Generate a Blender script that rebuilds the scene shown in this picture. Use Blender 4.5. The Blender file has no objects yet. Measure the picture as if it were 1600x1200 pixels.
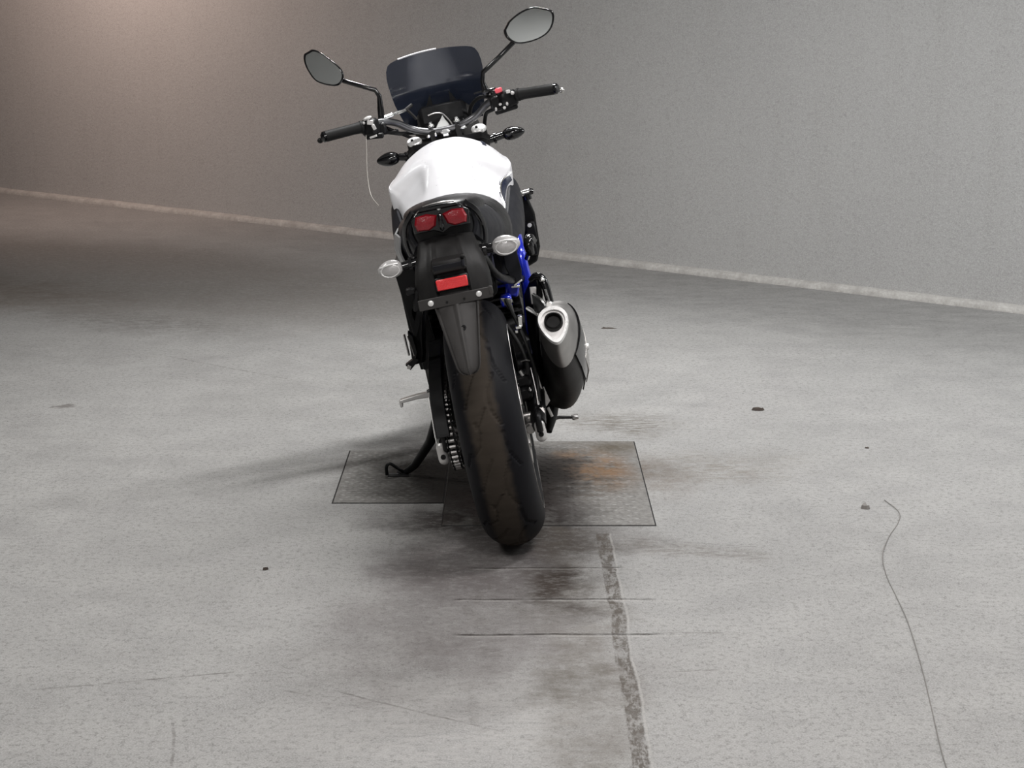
import bpy, math, random
import numpy as np
from mathutils import Vector, Matrix
random.seed(4); rng = np.random.default_rng(4)
S = bpy.context.scene; COL = S.collection
PI = math.pi; R = math.radians

# ------------------------------------------------------------------ camera
FPX = 2800.0; PITCH = math.atan(645/FPX)
cam = bpy.data.cameras.new('camera'); camo = bpy.data.objects.new('camera', cam); COL.objects.link(camo)
cam.sensor_fit = 'HORIZONTAL'; cam.sensor_width = 36.0; cam.lens = FPX/1600*36.0
camo.location = (0, 0, 1.42); camo.rotation_euler = (PI/2-PITCH, 0, 0)
cam.clip_start = .05; cam.clip_end = 100
S.camera = camo
# ------------------------------------------------------------------ world, exposure
W = bpy.data.worlds.new('world'); S.world = W; W.use_nodes = True
W.node_tree.nodes['Background'].inputs[0].default_value = (.5, .5, .52, 1)
W.node_tree.nodes['Background'].inputs[1].default_value = .02
S.view_settings.view_transform = 'Standard'; S.view_settings.look = 'None'
S.view_settings.gamma = 1.0; S.view_settings.use_curve_mapping = False
S.view_settings.exposure = 0.28
# ------------------------------------------------------------------ room frame
CEIL = 2.9
WP = Vector((.290, 8.993, 0)); WD = Vector((.7927, -.6096, 0)); WN = Vector((.6096, .7927, 0))   # a point on the wall foot, along it, away from camera
def room(u, d, z=0):                       # u along the wall, d in front of it
    p = WP + WD*u - WN*d; return (p.x, p.y, z)
# ------------------------------------------------------------------ lights: ceiling tubes, plus unseen fill lamps added near and behind the camera
def tube_or_fill_light(x, y, ang, L, w, power, col, spread=PI, tilt=0.0, z=CEIL-.12):
    l = bpy.data.lights.new('tube_or_fill_lamp', 'AREA'); l.shape = 'RECTANGLE'; l.size = L; l.size_y = w
    l.energy = power; l.color = col; l.spread = spread
    o = bpy.data.objects.new('tube_or_fill_lamp', l); COL.objects.link(o); o.location = (x, y, z); o.rotation_euler = (tilt, 0, ang)
    return o
LAMPS = [
    (-.02, 6.15, R(36), 1.2, .06, 63, (1, .995, .99), R(155)),
    (1.3, 3.9, R(36), 1.2, .16, 42, (1, .975, .97)),
    (3.7, 5.0, R(-37.6), 1.5, .12, 108, (.96, .985, 1), PI, R(28)),
    (-3.2, 9.75, R(-37.6), .7, .3, 28, (1, .76, .66), R(130), R(50)),
    (-2.4, 4.2, R(36), 1.2, .16, 42, (1, .985, .96)),
    (.2, 1.4, R(36), 1.2, .16, 70, (1, .965, .95)),  # added fill lamp, brightens the near floor
    (-1.2, -4.0, R(36), 1.2, .16, 110, (1, .98, .97)),  # added lamp behind the camera, lights wall_front for the mirrors
]
for a in LAMPS: tube_or_fill_light(*a)

# ------------------------------------------------------------------ node helpers
class NT:
    def __init__(s, name):
        s.m = bpy.data.materials.new(name); s.m.use_nodes = True; s.t = s.m.node_tree; s.n = s.t.nodes
        s.b = s.n['Principled BSDF']; s.out = s.n['Material Output']
    def add(s, k, **kw):
        n = s.n.new(k)
        for a, v in kw.items(): setattr(n, a, v)
        return n
    def put(s, sock, v):
        if isinstance(v, bpy.types.NodeSocket): s.t.links.new(v, sock)
        elif isinstance(v, tuple) and len(v) == 3 and sock.type == 'RGBA': sock.default_value = (*v, 1)
        else: sock.default_value = v
    def math(s, op, a, b=0.0, c=0.0, clamp=False):
        n = s.add('ShaderNodeMath', operation=op); n.use_clamp = clamp
        s.put(n.inputs[0], a); s.put(n.inputs[1], b); s.put(n.inputs[2], c); return n.outputs[0]
    def noise(s, vec, scale, detail=3, rough=.55, dist=0):
        n = s.add('ShaderNodeTexNoise'); s.put(n.inputs['Vector'], vec); n.inputs['Scale'].default_value = scale
        n.inputs['Detail'].default_value = detail; n.inputs['Roughness'].default_value = rough; n.inputs['Distortion'].default_value = dist
        return n.outputs['Fac']
    def map(s, v, a, b, c=0.0, d=1.0, smooth=False):
        n = s.add('ShaderNodeMapRange'); n.interpolation_type = 'SMOOTHSTEP' if smooth else 'LINEAR'
        s.put(n.inputs[0], v)
        for i, x in enumerate((a, b, c, d)): n.inputs[i+1].default_value = x
        return n.outputs[0]
    def mix(s, f, a, b, mode='MIX'):
        n = s.add('ShaderNodeMix', data_type='RGBA', blend_type=mode)
        s.put(n.inputs[0], f); s.put(n.inputs[6], a); s.put(n.inputs[7], b); return n.outputs[2]
    def mapping(s, vec, loc=(0,0,0), rot=(0,0,0), sc=(1,1,1)):
        n = s.add('ShaderNodeMapping'); s.put(n.inputs[0], vec)
        n.inputs[1].default_value = loc; n.inputs[2].default_value = rot; n.inputs[3].default_value = sc; return n.outputs[0]
    def obj(s): return s.add('ShaderNodeTexCoord').outputs['Object']
    def bump(s, h, strength=.3, dist=.002):
        n = s.add('ShaderNodeBump'); n.inputs['Strength'].default_value = strength; n.inputs['Distance'].default_value = dist
        s.put(n.inputs['Height'], h); s.put(s.b.inputs['Normal'], n.outputs[0])
    def set(s, **kw):
        for k, v in kw.items(): s.put(s.b.inputs[k.replace('_', ' ')], v)

def simple(name, col, rough=.5, metal=0.0, var=.25, scale=40, bump=0.0, coat=0.0, spec=.5):
    t = NT(name); o = t.obj(); n = t.noise(o, scale, 4)
    lo = tuple(c*(1-var) for c in col); hi = tuple(min(1, c*(1+var)) for c in col)
    t.set(Base_Color=t.mix(n, lo, hi), Metallic=metal, Coat_Weight=coat, Coat_Roughness=.08)
    t.set(Roughness=t.map(n, .3, .7, max(.02, rough-.07), min(1, rough+.07)))
    t.b.inputs['Specular IOR Level'].default_value = spec
    if bump: t.bump(t.noise(o, scale*8, 3), bump, .001)
    return t.m
M = {}
M['black'] = simple('black_plastic', (.005, .005, .0055), .40, bump=.15, spec=.22)
M['gloss'] = simple('gloss_black', (.006, .006, .007), .14, coat=.3)
M['dusty'] = simple('dusty_black_plastic', (.040, .038, .037), .5, var=.35, scale=18, bump=.2, spec=.25)
M['holder'] = simple('faded_black_plastic', (.0115, .011, .011), .50, var=.35, scale=22, bump=.2, spec=.22)
M['grey_plastic'] = simple('grey_side_plastic', (.014, .0145, .018), .45, var=.2, scale=25, bump=.15, spec=.16)
M['mid_grey'] = simple('mid_grey_sheen', (.26, .265, .27), .35, var=.15)
M['seat'] = simple('seat_vinyl', (.004, .004, .005), .34, bump=.2, spec=.22)
M['white'] = simple('white_tank_paint', (.62, .62, .64), .34, var=.02, coat=.12)
M['silver'] = simple('silver_metal', (.55, .54, .52), .30, 1.0, var=.15)
M['steel'] = simple('brushed_steel', (.42, .41, .40), .38, 1.0, var=.3, scale=30)
M['bright'] = simple('polished_alloy', (.86, .86, .85), .22, 1.0, var=.05)
M['alu'] = simple('cast_aluminium', (.62, .61, .60), .45, .6, var=.12)
M['bar'] = simple('satin_bar', (.13, .13, .135), .34, .8, var=.15)
M['dark_metal'] = simple('dark_metal', (.020, .0195, .0195), .40, .5, var=.3, spec=.3)
M['muffler'] = simple('muffler_sleeve', (.020, .0185, .018), .52, .35, var=.3, scale=14, bump=.2)
M['blue'] = simple('blue_frame_paint', (.010, .025, .50), .22, .25, var=.1, coat=.7)
M['rubber'] = simple('rubber', (.005, .005, .005), .6, var=.3, bump=.2, spec=.3)
M['ring'] = simple('satin_white_alloy', (.90, .90, .89), .3, .35, var=.04)
M['plug'] = simple('white_bolt_head', (.75, .75, .74), .3, .3, var=.05)
M['radiator'] = simple('radiator_black', (.006, .006, .006), .45, bump=.3, spec=.2)
M['glare'] = simple('display_glare', (.62, .63, .62), .3, var=.1)
M['kill'] = simple('red_switch', (.80, .10, .13), .4, var=.1)
def lens(name, col, rough=.18, trans=.0, facet=300):
    t = NT(name); o = t.obj(); v = t.add('ShaderNodeTexVoronoi'); t.put(v.inputs['Vector'], o); v.inputs['Scale'].default_value = facet
    t.set(Base_Color=t.mix(t.noise(o, 55, 3), tuple(c*.65 for c in col), col), Roughness=rough, Transmission_Weight=trans, Coat_Weight=.2)
    t.bump(v.outputs['Distance'], .35, .001); return t.m
M['red'] = lens('red_lens', (.27, .010, .018))
M['reflex'] = lens('red_reflector', (.85, .040, .045), .25, facet=500)
M['clear'] = lens('frosted_clear_lens', (.56, .55, .545), .28, .10, 220)
t = NT('mirror_glass'); t.set(Base_Color=t.mix(t.noise(t.obj(), 30, 2), (.80, .84, .84), (.86, .89, .89)), Metallic=1.0, Roughness=.06); M['mirror'] = t.m
t = NT('smoked_windshield'); o = t.obj()
t.set(Base_Color=t.mix(t.noise(o, 12, 3), (.018, .024, .042), (.036, .044, .068)), Roughness=.12, Transmission_Weight=.30, IOR=1.45, Coat_Weight=.3); M['smoke'] = t.m
# tyre: worn, dusty crown between clean shoulders
t = NT('tyre_rubber'); o = t.obj(); sx = t.add('ShaderNodeSeparateXYZ'); t.put(sx.inputs[0], o)
n1 = t.noise(o, 30, 5, .7); n2 = t.noise(t.mapping(o, sc=(1, 6, 6)), 8, 3)
ax = t.math('ABSOLUTE', t.math('ADD', t.math('ADD', sx.outputs[0], .010), t.math('MULTIPLY', t.math('ADD', n1, -.5), .02)))
crown = t.map(ax, .026, .046, 1, 0, True)
col = t.mix(crown, t.mix(n1, (.0030, .0030, .0042), (.006, .006, .0080)), t.mix(n2, (.026, .021, .0165), (.048, .039, .031)))
t.set(Base_Color=col, Roughness=t.map(crown, 0, 1, .55, .8)); t.b.inputs['Specular IOR Level'].default_value = .14; t.bump(n1, .2, .001); M['tyre'] = t.m

# ------------------------------------------------------------------ mesh helpers
def catmull(pts, k=6):
    P = [np.array(p, float) for p in pts]; P = [2*P[0]-P[1]] + P + [2*P[-1]-P[-2]]; out = []
    for i in range(1, len(P)-2):
        for j in range(k):
            u = j/k; a, b, c, d = P[i-1:i+3]
            out.append(.5*((2*b) + (c-a)*u + (2*a-5*b+4*c-d)*u*u + (3*b-a-3*c+d)*u**3))
    out.append(P[-2]); return out
def rotm(rx=0, ry=0, rz=0): return np.array(Matrix.Rotation(rz, 3, 'Z') @ Matrix.Rotation(ry, 3, 'Y') @ Matrix.Rotation(rx, 3, 'X'))
class MB:
    def __init__(s): s.v = []; s.f = []; s.mi = []; s.m = 0
    def raw(s, V, F):
        o = len(s.v); s.v += [tuple(map(float, p)) for p in V]
        for f in F: s.f.append(tuple(i+o for i in f)); s.mi.append(s.m)
        return s
    def box(s, c, size, rot=(0, 0, 0), taper=(1, 1), bev=.0):
        # chamfered box; taper scales the top in x, y
        h = np.array(size)/2; b = min(bev or min(h)*.28, min(h)*.9); rm = rotm(*rot); V = []; idx = {}
        for sx in (-1, 1):
            for sy in (-1, 1):
                for sz in (-1, 1):
                    for a in range(3):
                        q = h - b; q[a] = h[a]; p = np.array((sx, sy, sz))*q
                        if sz > 0: p[0] *= taper[0]; p[1] *= taper[1]
                        idx[(sx, sy, sz, a)] = len(V); V.append(rm @ p + np.array(c))
        F = []
        for a in range(3):
            u, w = (a+1) % 3, (a+2) % 3
            for sg in (-1, 1):
                q = []
                for (su, sw) in ((-1, -1), (1, -1), (1, 1), (-1, 1)):
                    k = [0, 0, 0]; k[a] = sg; k[u] = su; k[w] = sw; q.append(idx[(*k, a)])
                F.append(q if sg > 0 else q[::-1])
        for a in range(3):          # edges along axis a
            u, w = (a+1) % 3, (a+2) % 3
            for su in (-1, 1):
                for sw in (-1, 1):
                    k0 = [0, 0, 0]; k1 = [0, 0, 0]; k0[a] = -1; k1[a] = 1
                    for k in (k0, k1): k[u] = su; k[w] = sw
                    q = [idx[(*k0, u)], idx[(*k1, u)], idx[(*k1, w)], idx[(*k0, w)]]
                    F.append(q[::-1] if su*sw < 0 else q)
        for sx in (-1, 1):
            for sy in (-1, 1):
                for sz in (-1, 1):
                    q = [idx[(sx, sy, sz, a)] for a in range(3)]; F.append(q if sx*sy*sz > 0 else q[::-1])
        return s.raw(V, F)
    def loft(s, rings, cap=(True, True)):
        n = len(rings[0]); V = [p for r in rings for p in r]; F = []
        for i in range(len(rings)-1):
            for j in range(n):
                a = i*n+j; b = i*n+(j+1) % n; F.append((a, b, b+n, a+n))
        if cap[0]: F.append(tuple(range(n))[::-1])
        if cap[1]: F.append(tuple(range((len(rings)-1)*n, len(rings)*n)))
        return s.raw(V, F)
    def tube(s, path, r, n=12, smooth=0, flat=1.0, cap=(True, True)):
        if smooth:
            if not np.isscalar(r):
                q = catmull([(a, 0, 0) for a in r], smooth); r = [p[0] for p in q]
            path = catmull(path, smooth)
        P = [np.array(p, float) for p in path]; m = len(P)
        r = [r]*m if np.isscalar(r) else r
        T = [P[min(i+1, m-1)] - P[max(i-1, 0)] for i in range(m)]; T = [t/np.linalg.norm(t) for t in T]
        up = np.array((0, 0, 1.)) if abs(T[0][2]) < .9 else np.array((0, 1., 0))
        rings = []
        for i in range(m):
            a = up - T[i]*np.dot(up, T[i]); a /= np.linalg.norm(a); up = a; b = np.cross(T[i], a)
            rings.append([P[i] + r[i]*(a*math.cos(2*PI*k/n)*flat + b*math.sin(2*PI*k/n)) for k in range(n)])
        return s.loft(rings, cap)
    def lathe(s, prof, c=(0, 0, 0), axis=(1, 0, 0), n=48, cap=(False, False)):
        ax = np.array(axis, float); ax /= np.linalg.norm(ax)
        a = np.cross(ax, (0, 0, 1.)) if abs(ax[2]) < .9 else np.cross(ax, (0, 1., 0)); a /= np.linalg.norm(a); b = np.cross(ax, a)
        rings = [[np.array(c) + ax*t + r*(a*math.cos(2*PI*k/n) + b*math.sin(2*PI*k/n)) for k in range(n)] for (t, r) in prof]
        return s.loft(rings, cap)
    def prism(s, pts, vec):
        # closed outline of 3D points, extruded by vec
        n = len(pts); v = np.array(vec); A = [np.array(p, float)-v/2 for p in pts]; B = [np.array(p, float)+v/2 for p in pts]
        F = [tuple(range(n))[::-1], tuple(range(n, 2*n))] + [(i, (i+1) % n, (i+1) % n+n, i+n) for i in range(n)]
        return s.raw(A+B, F)
    def ell(s, c, r, rot=(0, 0, 0), n=20, m=12, fn=None):
        rm = rotm(*rot); rings = []
        for i in range(1, m):
            t = PI*i/m; ring = []
            for k in range(n):
                p = np.array((math.cos(t), math.sin(t)*math.cos(2*PI*k/n), math.sin(t)*math.sin(2*PI*k/n)))
                if fn: p = fn(p)
                ring.append(rm @ (p*np.array(r)) + np.array(c))
            rings.append(ring)
        return s.loft(rings)
    def split(s, name, mats, parent=None, label=None, **kw):      # one object for each separate piece
        par = list(range(len(s.v)))
        def find(i):
            while par[i] != i: par[i] = par[par[i]]; i = par[i]
            return i
        for f in s.f:
            for i in f[1:]: par[find(i)] = find(f[0])
        out = {}
        for f, m in zip(s.f, s.mi): out.setdefault(find(f[0]), []).append((f, m))
        res = []
        for fs in out.values():
            ids = sorted({i for f, _ in fs for i in f}); mp = {i: k for k, i in enumerate(ids)}
            b = MB(); b.v = [s.v[i] for i in ids]; b.f = [tuple(mp[i] for i in f) for f, _ in fs]; b.mi = [m for _, m in fs]; res.append(b.build(name, mats, parent, label, **kw))
        return res[0]
    def build(s, name, mats, parent=None, label=None, angle=38, sub=0, bevel=0.0, flat=False):
        me = bpy.data.meshes.new(name); me.from_pydata(s.v, [], s.f)
        mats = mats if isinstance(mats, (list, tuple)) else [mats]
        for m in mats: me.materials.append(M[m] if isinstance(m, str) else m)
        me.polygons.foreach_set('material_index', s.mi); me.update()
        import bmesh
        bm = bmesh.new(); bm.from_mesh(me); bmesh.ops.recalc_face_normals(bm, faces=bm.faces); bm.to_mesh(me); bm.free()
        if not flat:
            me.shade_smooth(); me.set_sharp_from_angle(angle=R(angle))
        o = bpy.data.objects.new(name, me); COL.objects.link(o)
        if parent: o.parent = parent
        if bevel:
            b = o.modifiers.new('bevel', 'BEVEL'); b.width = bevel; b.segments = 2; b.limit_method = 'ANGLE'; b.angle_limit = R(40)
        if sub:
            d = o.modifiers.new('sub', 'SUBSURF'); d.levels = sub; d.render_levels = sub
        if label: o['label'] = label
        return o
def tag(o, label=None, cat=None, group=None, kind=None):
    if label: o['label'] = label
    if cat: o['category'] = cat
    if group: o['group'] = group
    if kind: o['kind'] = kind
    return o
def bez(a, b, k):  # lerp
    return tuple(np.array(a)*(1-k)+np.array(b)*k)

# ------------------------------------------------------------------ setting: floor
def stain_shade(t, vec, c, r, ang, e0=.35, e1=1.0):  # elliptical mask for stains and for painted shade
    m = t.mapping(vec, loc=(0, 0, 0)); mm = t.add('ShaderNodeVectorMath', operation='SUBTRACT'); t.put(mm.inputs[0], vec); mm.inputs[1].default_value = (c[0], c[1], 0)
    q = t.mapping(mm.outputs[0], rot=(0, 0, -ang)); d = t.add('ShaderNodeVectorMath', operation='DIVIDE'); t.put(d.inputs[0], q); d.inputs[1].default_value = (r[0], r[1], 1)
    l = t.add('ShaderNodeVectorMath', operation='LENGTH'); t.put(l.inputs[0], d.outputs[0]); return t.map(l.outputs['Value'], e0, e1, 1, 0, True)
def seg(t, vec, a, b, w, soft=.5):
    ab = Vector((b[0]-a[0], b[1]-a[1], 0)); L = ab.length; ang = math.atan2(ab.y, ab.x)
    mm = t.add('ShaderNodeVectorMath', operation='SUBTRACT'); t.put(mm.inputs[0], vec); mm.inputs[1].default_value = ((a[0]+b[0])/2, (a[1]+b[1])/2, 0)
    q = t.mapping(mm.outputs[0], rot=(0, 0, -ang)); s = t.add('ShaderNodeSeparateXYZ'); t.put(s.inputs[0], q)
    mx = t.map(t.math('ABSOLUTE', s.outputs[0]), L/2-.01, L/2+.01, 1, 0); my = t.map(t.math('ABSOLUTE', s.outputs[1]), w*(1-soft), w, 1, 0)
    return t.math('MULTIPLY', mx, my)

t = NT('worn_concrete_floor'); o = t.obj()
vm = t.add('ShaderNodeVectorMath', operation='MULTIPLY'); t.put(vm.inputs[0], o); vm.inputs[1].default_value = (1, 1, 0); P0 = vm.outputs[0]
nz = t.add('ShaderNodeTexNoise'); t.put(nz.inputs['Vector'], P0); nz.inputs['Scale'].default_value = 3.2; nz.inputs['Detail'].default_value = 6; nz.inputs['Roughness'].default_value = .65
w1 = t.add('ShaderNodeVectorMath', operation='SUBTRACT'); t.put(w1.inputs[0], nz.outputs['Color']); w1.inputs[1].default_value = (.5, .5, .5)
w2 = t.add('ShaderNodeVectorMath', operation='SCALE'); t.put(w2.inputs[0], w1.outputs[0]); w2.inputs['Scale'].default_value = .42
w3 = t.add('ShaderNodeVectorMath', operation='ADD'); t.put(w3.inputs[0], P0); t.put(w3.inputs[1], w2.outputs[0]); PW = w3.outputs[0]      # strongly warped
w4 = t.add('ShaderNodeVectorMath', operation='SCALE'); t.put(w4.inputs[0], w1.outputs[0]); w4.inputs['Scale'].default_value = .035
w5 = t.add('ShaderNodeVectorMath', operation='ADD'); t.put(w5.inputs[0], P0); t.put(w5.inputs[1], w4.outputs[0]); PS = w5.outputs[0]      # a little warped
big = t.noise(P0, .9, 4, .6); mid = t.noise(P0, 5.5, 6, .7); fine = t.noise(P0, 70, 4, .75); grit = t.noise(P0, 260, 2, .8)
streak = t.noise(t.mapping(P0, rot=(0, 0, R(12)), sc=(1.3, 3, 1)), 5, 6, .75)
col = t.mix(t.map(big, .3, .7), (.190, .188, .183), (.240, .237, .231))
col = t.mix(t.map(mid, .38, .62, 0, .75), col, (.275, .272, .262))
col = t.mix(t.map(streak, .54, .74, 0, .40), col, (.125, .122, .116))
col = t.mix(t.map(fine, .49, .64, 0, .70), col, (.105, .102, .097))
col = t.mix(t.map(grit, .38, .56, .55, 0), col, (.37, .366, .358))
def over(mask, c, k, brk=None):
    global col
    m = t.math('MULTIPLY', t.math('MULTIPLY', mask, k), mott)
    if brk is not None: m = t.math('MULTIPLY', m, brk)
    col = t.mix(m, col, c)
mott = t.map(t.noise(t.mapping(P0, sc=(1, 1.8, 1)), 26, 6, .8), .38, .52, .55, 1)
blot = t.map(t.noise(P0, 9, 5, .7), .35, .62, .25, 1); dash = t.map(t.noise(t.mapping(P0, sc=(1, 4, 1)), 14, 5, .75), .40, .60, 0, 1); dry = t.map(streak, .30, .62, .25, 1)
# far dirt band on the left
over(stain_shade(t, PW, (-2.55, 8.1), (1.35, .62), R(-28), .15), (.085, .064, .044), .80, dry)
over(stain_shade(t, PW, (-1.55, 7.3), (.9, .32), R(-24), .1), (.065, .058, .050), .55, dash)
over(stain_shade(t, PW, (-2.0, 8.6), (2.4, .95), R(-33), .5, 1.2), (.105, .092, .080), .60)
# darker band along the wall foot
over(stain_shade(t, PW, (1.1, 8.0), (3.6, .75), R(-39.5), .35, 1.2), (.110, .108, .104), .50, dry)
# oil, rust and the bike's painted shade around the covers
over(stain_shade(t, PW, (-.16, 5.14), (.40, .56), 0, .25, 1.05), (.024, .019, .018), .94)  # oil, deepened with painted shade under the bike
over(stain_shade(t, PW, (.28, 5.02), (.26, .42), R(20), .2), (.080, .052, .032), .78, blot)
over(stain_shade(t, PW, (.33, 5.62), (.28, .26), R(20), .2), (.080, .068, .052), .80, dash)
over(stain_shade(t, PW, (.58, 5.1), (.42, .30), R(10), .1), (.125, .105, .082), .6, dash)
over(stain_shade(t, PW, (.10, 4.40), (.32, .26), 0, .3), (.030, .022, .018), .86)
over(stain_shade(t, PW, (-.08, 4.20), (.30, .36), R(-10), .4), (.060, .050, .050), .70)  # soft shadow behind the bike, painted into the floor colour
over(stain_shade(t, PW, (-.14, 4.54), (.32, .24), 0, .25), (.022, .017, .016), .94)  # oil and painted shade left of the tyre
over(stain_shade(t, PW, (-.12, 3.85), (.34, .45), 0, .5), (.095, .080, .080), .42)  # nearer part of the painted soft shadow
over(stain_shade(t, PW, (-.05, 3.55), (.62, .34), 0, .3), (.110, .097, .094), .45, blot)
over(stain_shade(t, PW, (-1.50, 5.79), (.05, .05), 0, .2), (.10, .09, .085), .8)
over(stain_shade(t, PW, (.45, 4.3), (.3, .12), R(-20), .2), (.08, .064, .052), .6, dash)
over(stain_shade(t, PW, (-.15, 3.22), (.42, .32), 0, .3), (.34, .33, .32), .50, dash)
# drain channel filled with rougher, browner concrete, running towards the camera
ch = seg(t, PW, (.150, 2.2), (.150, 4.47), .125, .75); over(ch, (.095, .081, .066), .55, blot)
over(stain_shade(t, PW, (.11, 4.02), (.12, .26), 0, .2), (.030, .021, .016), .95)
over(stain_shade(t, PW, (.12, 3.45), (.11, .28), 0, .1), (.075, .065, .050), .65, blot)
ed = seg(t, PS, (.236, 2.2), (.238, 4.44), .018, .15); over(ed, (.055, .044, .034), .85, t.map(t.noise(t.mapping(P0, sc=(3, 1, 1)), 19, 3, .8), .42, .55, .15, 1))
over(seg(t, PS, (.258, 2.2), (.258, 4.44), .003), (.36, .35, .33), .5, blot)
over(seg(t, PW, (-.06, 3.2), (-.06, 4.2), .02, .9), (.07, .06, .054), .35, dash)
# three saw cuts across the channel
for (x0, x1, y, w) in ((-.10, .27, 4.165, .0045), (-.13, .33, 3.94, .0055), (-.125, .33, 3.715, .006)):
    over(seg(t, PS, (x0, y), (x1, y), w), (.030, .025, .022), .95, t.map(t.noise(P0, 7, 4, .7), .38, .52, .35, 1))
    over(seg(t, PS, (x0, y-.012), (x1+.05, y-.012), .004), (.40, .39, .37), .55, dash)
for a, b in (((.30, 4.40), (.62, 4.33)), ((.28, 3.72), (.47, 3.72)), ((.34, 3.50), (.43, 3.51)), ((.42, 4.33), (.36, 4.41)),
             ((-.97, 3.40), (-.58, 3.50)), ((-.62, 3.03), (-.66, 3.25)), ((-.36, 3.40), (-.02, 3.20)), ((-.33, 5.92), (-.20, 5.86)), ((-1.30, 6.63), (-.78, 6.23)), ((-.46, 3.4), (-.4, 3.37))):
    over(seg(t, PS, a, b, .004), (.060, .052, .047), .65, dash)
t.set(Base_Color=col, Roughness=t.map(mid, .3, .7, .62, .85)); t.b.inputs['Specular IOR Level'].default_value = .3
hb = t.math('ADD', t.math('MULTIPLY', fine, .6), t.math('MULTIPLY', mid, .5)); t.bump(hb, .55, .004)
M['floor'] = t.m

t = NT('painted_plaster_wall'); o = t.obj()
fine = t.noise(o, 60, 5, .8); grit = t.noise(o, 190, 2, .8); big = t.noise(o, .8, 4, .6); run = t.noise(t.mapping(o, sc=(5, 5, .35)), 1.6, 4, .6)
col = t.mix(t.map(big, .3, .7), (.335, .332, .328), (.37, .368, .362))
col = t.mix(t.map(run, .5, .75, 0, .22), col, (.27, .262, .25))
col = t.mix(t.map(fine, .50, .68, 0, .45), col, (.22, .215, .208)); col = t.mix(t.map(grit, .38, .56, .45, 0), col, (.50, .50, .49))
t.set(Base_Color=col, Roughness=.8); t.b.inputs['Specular IOR Level'].default_value = .25; t.bump(fine, .5, .004); M['wall'] = t.m
t = NT('concrete_kerb'); o = t.obj(); n = t.noise(o, 14, 5, .7); n2 = t.noise(o, 80, 3, .8)
t.set(Base_Color=t.mix(t.map(n2, .4, .7, 0, .5), t.mix(t.map(n, .35, .65), (.31, .30, .285), (.45, .44, .42)), (.24, .225, .205)), Roughness=.85); t.bump(n2, .6, .004); M['kerb'] = t.m
M['ceiling'] = simple('ceiling_paint', (.42, .42, .41), .85, var=.1, scale=3)

UL, UR, DEP = -9.0, 9.0, 13.0
def slab(name, pts, z0, z1, mat):
    b = MB(); b.loft([[(x, y, z0) for x, y, _ in pts], [(x, y, z1) for x, y, _ in pts]])
    return tag(b.build(name, mat, flat=True), kind='structure')
ring = [room(UL, -.2), room(UR, -.2), room(UR, DEP), room(UL, DEP)]
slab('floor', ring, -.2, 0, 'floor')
slab('ceiling', ring, CEIL, CEIL+.2, 'ceiling')
slab('wall_back', [room(UL, 0), room(UR, 0), room(UR, -.2), room(UL, -.2)], 0, CEIL, 'wall')
slab('wall_front', [room(UL, DEP), room(UR, DEP), room(UR, DEP-.2), room(UL, DEP-.2)], 0, CEIL, 'wall')
slab('wall_left', [room(UL, 0), room(UL, DEP), room(UL+.2, DEP), room(UL+.2, 0)], 0, CEIL, 'wall')
slab('wall_right', [room(UR, 0), room(UR, DEP), room(UR-.2, DEP), room(UR-.2, 0)], 0, CEIL, 'wall')
# low concrete kerb at the wall foot, slightly uneven
b = MB(); rings = []
for i in range(181):
    u = -8.7 + i*17.4/180; j = .003*math.sin(u*3.1)+.002*math.sin(u*7.7+1)+rng.normal()*.0008; k = rng.normal()*.0008
    rings.append([room(u, -.002, 0), room(u, .046+j, 0), room(u, .043+j, .016+k), room(u, .034+j, .024+k), room(u, .012, .029+k), room(u, -.002, .030+k)])
b.loft(rings); tag(b.build('baseboard_back', 'kerb', angle=60), kind='structure')

# ------------------------------------------------------------------ floor covers
t = NT('rusty_tread_plate'); o = t.obj()
big = t.noise(o, 6, 5, .7); fine = t.noise(o, 60, 4, .8); sx = t.add('ShaderNodeSeparateXYZ'); t.put(sx.inputs[0], o)
top = t.map(sx.outputs[2], .0032, .0044, 0, 1)
nv = t.add('ShaderNodeTexNoise'); t.put(nv.inputs['Vector'], o); nv.inputs['Scale'].default_value = 6; nv.inputs['Detail'].default_value = 6; nv.inputs['Roughness'].default_value = .7
n2_ = t.add('ShaderNodeVectorMath', operation='MULTIPLY_ADD'); t.put(n2_.inputs[0], nv.outputs['Color']); n2_.inputs[1].default_value = (.26, .16, 0); n2_.inputs[2].default_value = (-.13, -.08, 0)
n3_ = t.add('ShaderNodeVectorMath', operation='ADD'); t.put(n3_.inputs[0], n2_.outputs[0]); t.put(n3_.inputs[1], o); ow = n3_.outputs[0]
lo = t.mix(t.map(fine, .35, .65), (.130, .125, .118), (.215, .210, .200)); hi = t.mix(t.map(fine, .35, .65), (.22, .216, .208), (.31, .305, .295)); col = t.mix(top, lo, hi)
def patch(c, r, a, e0, cc, k, brk=None):
    global col
    m = t.math('MULTIPLY', stain_shade(t, ow, c, r, a, e0, 1.1), k)
    if brk is not None: m = t.math('MULTIPLY', m, brk)
    col = t.mix(m, col, cc)
bl = t.map(big, .36, .56); st2 = t.map(t.noise(t.mapping(o, sc=(1, 3.5, 1)), 9, 5, .7), .38, .60)
patch((.22, 5.02), (.19, .46), 0, .2, (.060, .044, .031), .78, st2)
patch((.25, 5.06), (.13, .27), R(10), .25, (.185, .108, .056), .85, bl)
patch((.12, 5.0), (.10, .30), 0, .3, (.020, .015, .013), .90)
patch((.30, 5.30), (.16, .14), 0, .2, (.075, .062, .046), .85, bl)
patch((-.11, 5.00), (.37, .50), 0, .42, (.010, .008, .007), .97)  # oil with the bike's shadow painted in, left of the tyre
patch((.00, 4.62), (.29, .30), 0, .4, (.018, .013, .012), .95, t.map(big, .36, .52, .45, 1))
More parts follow.
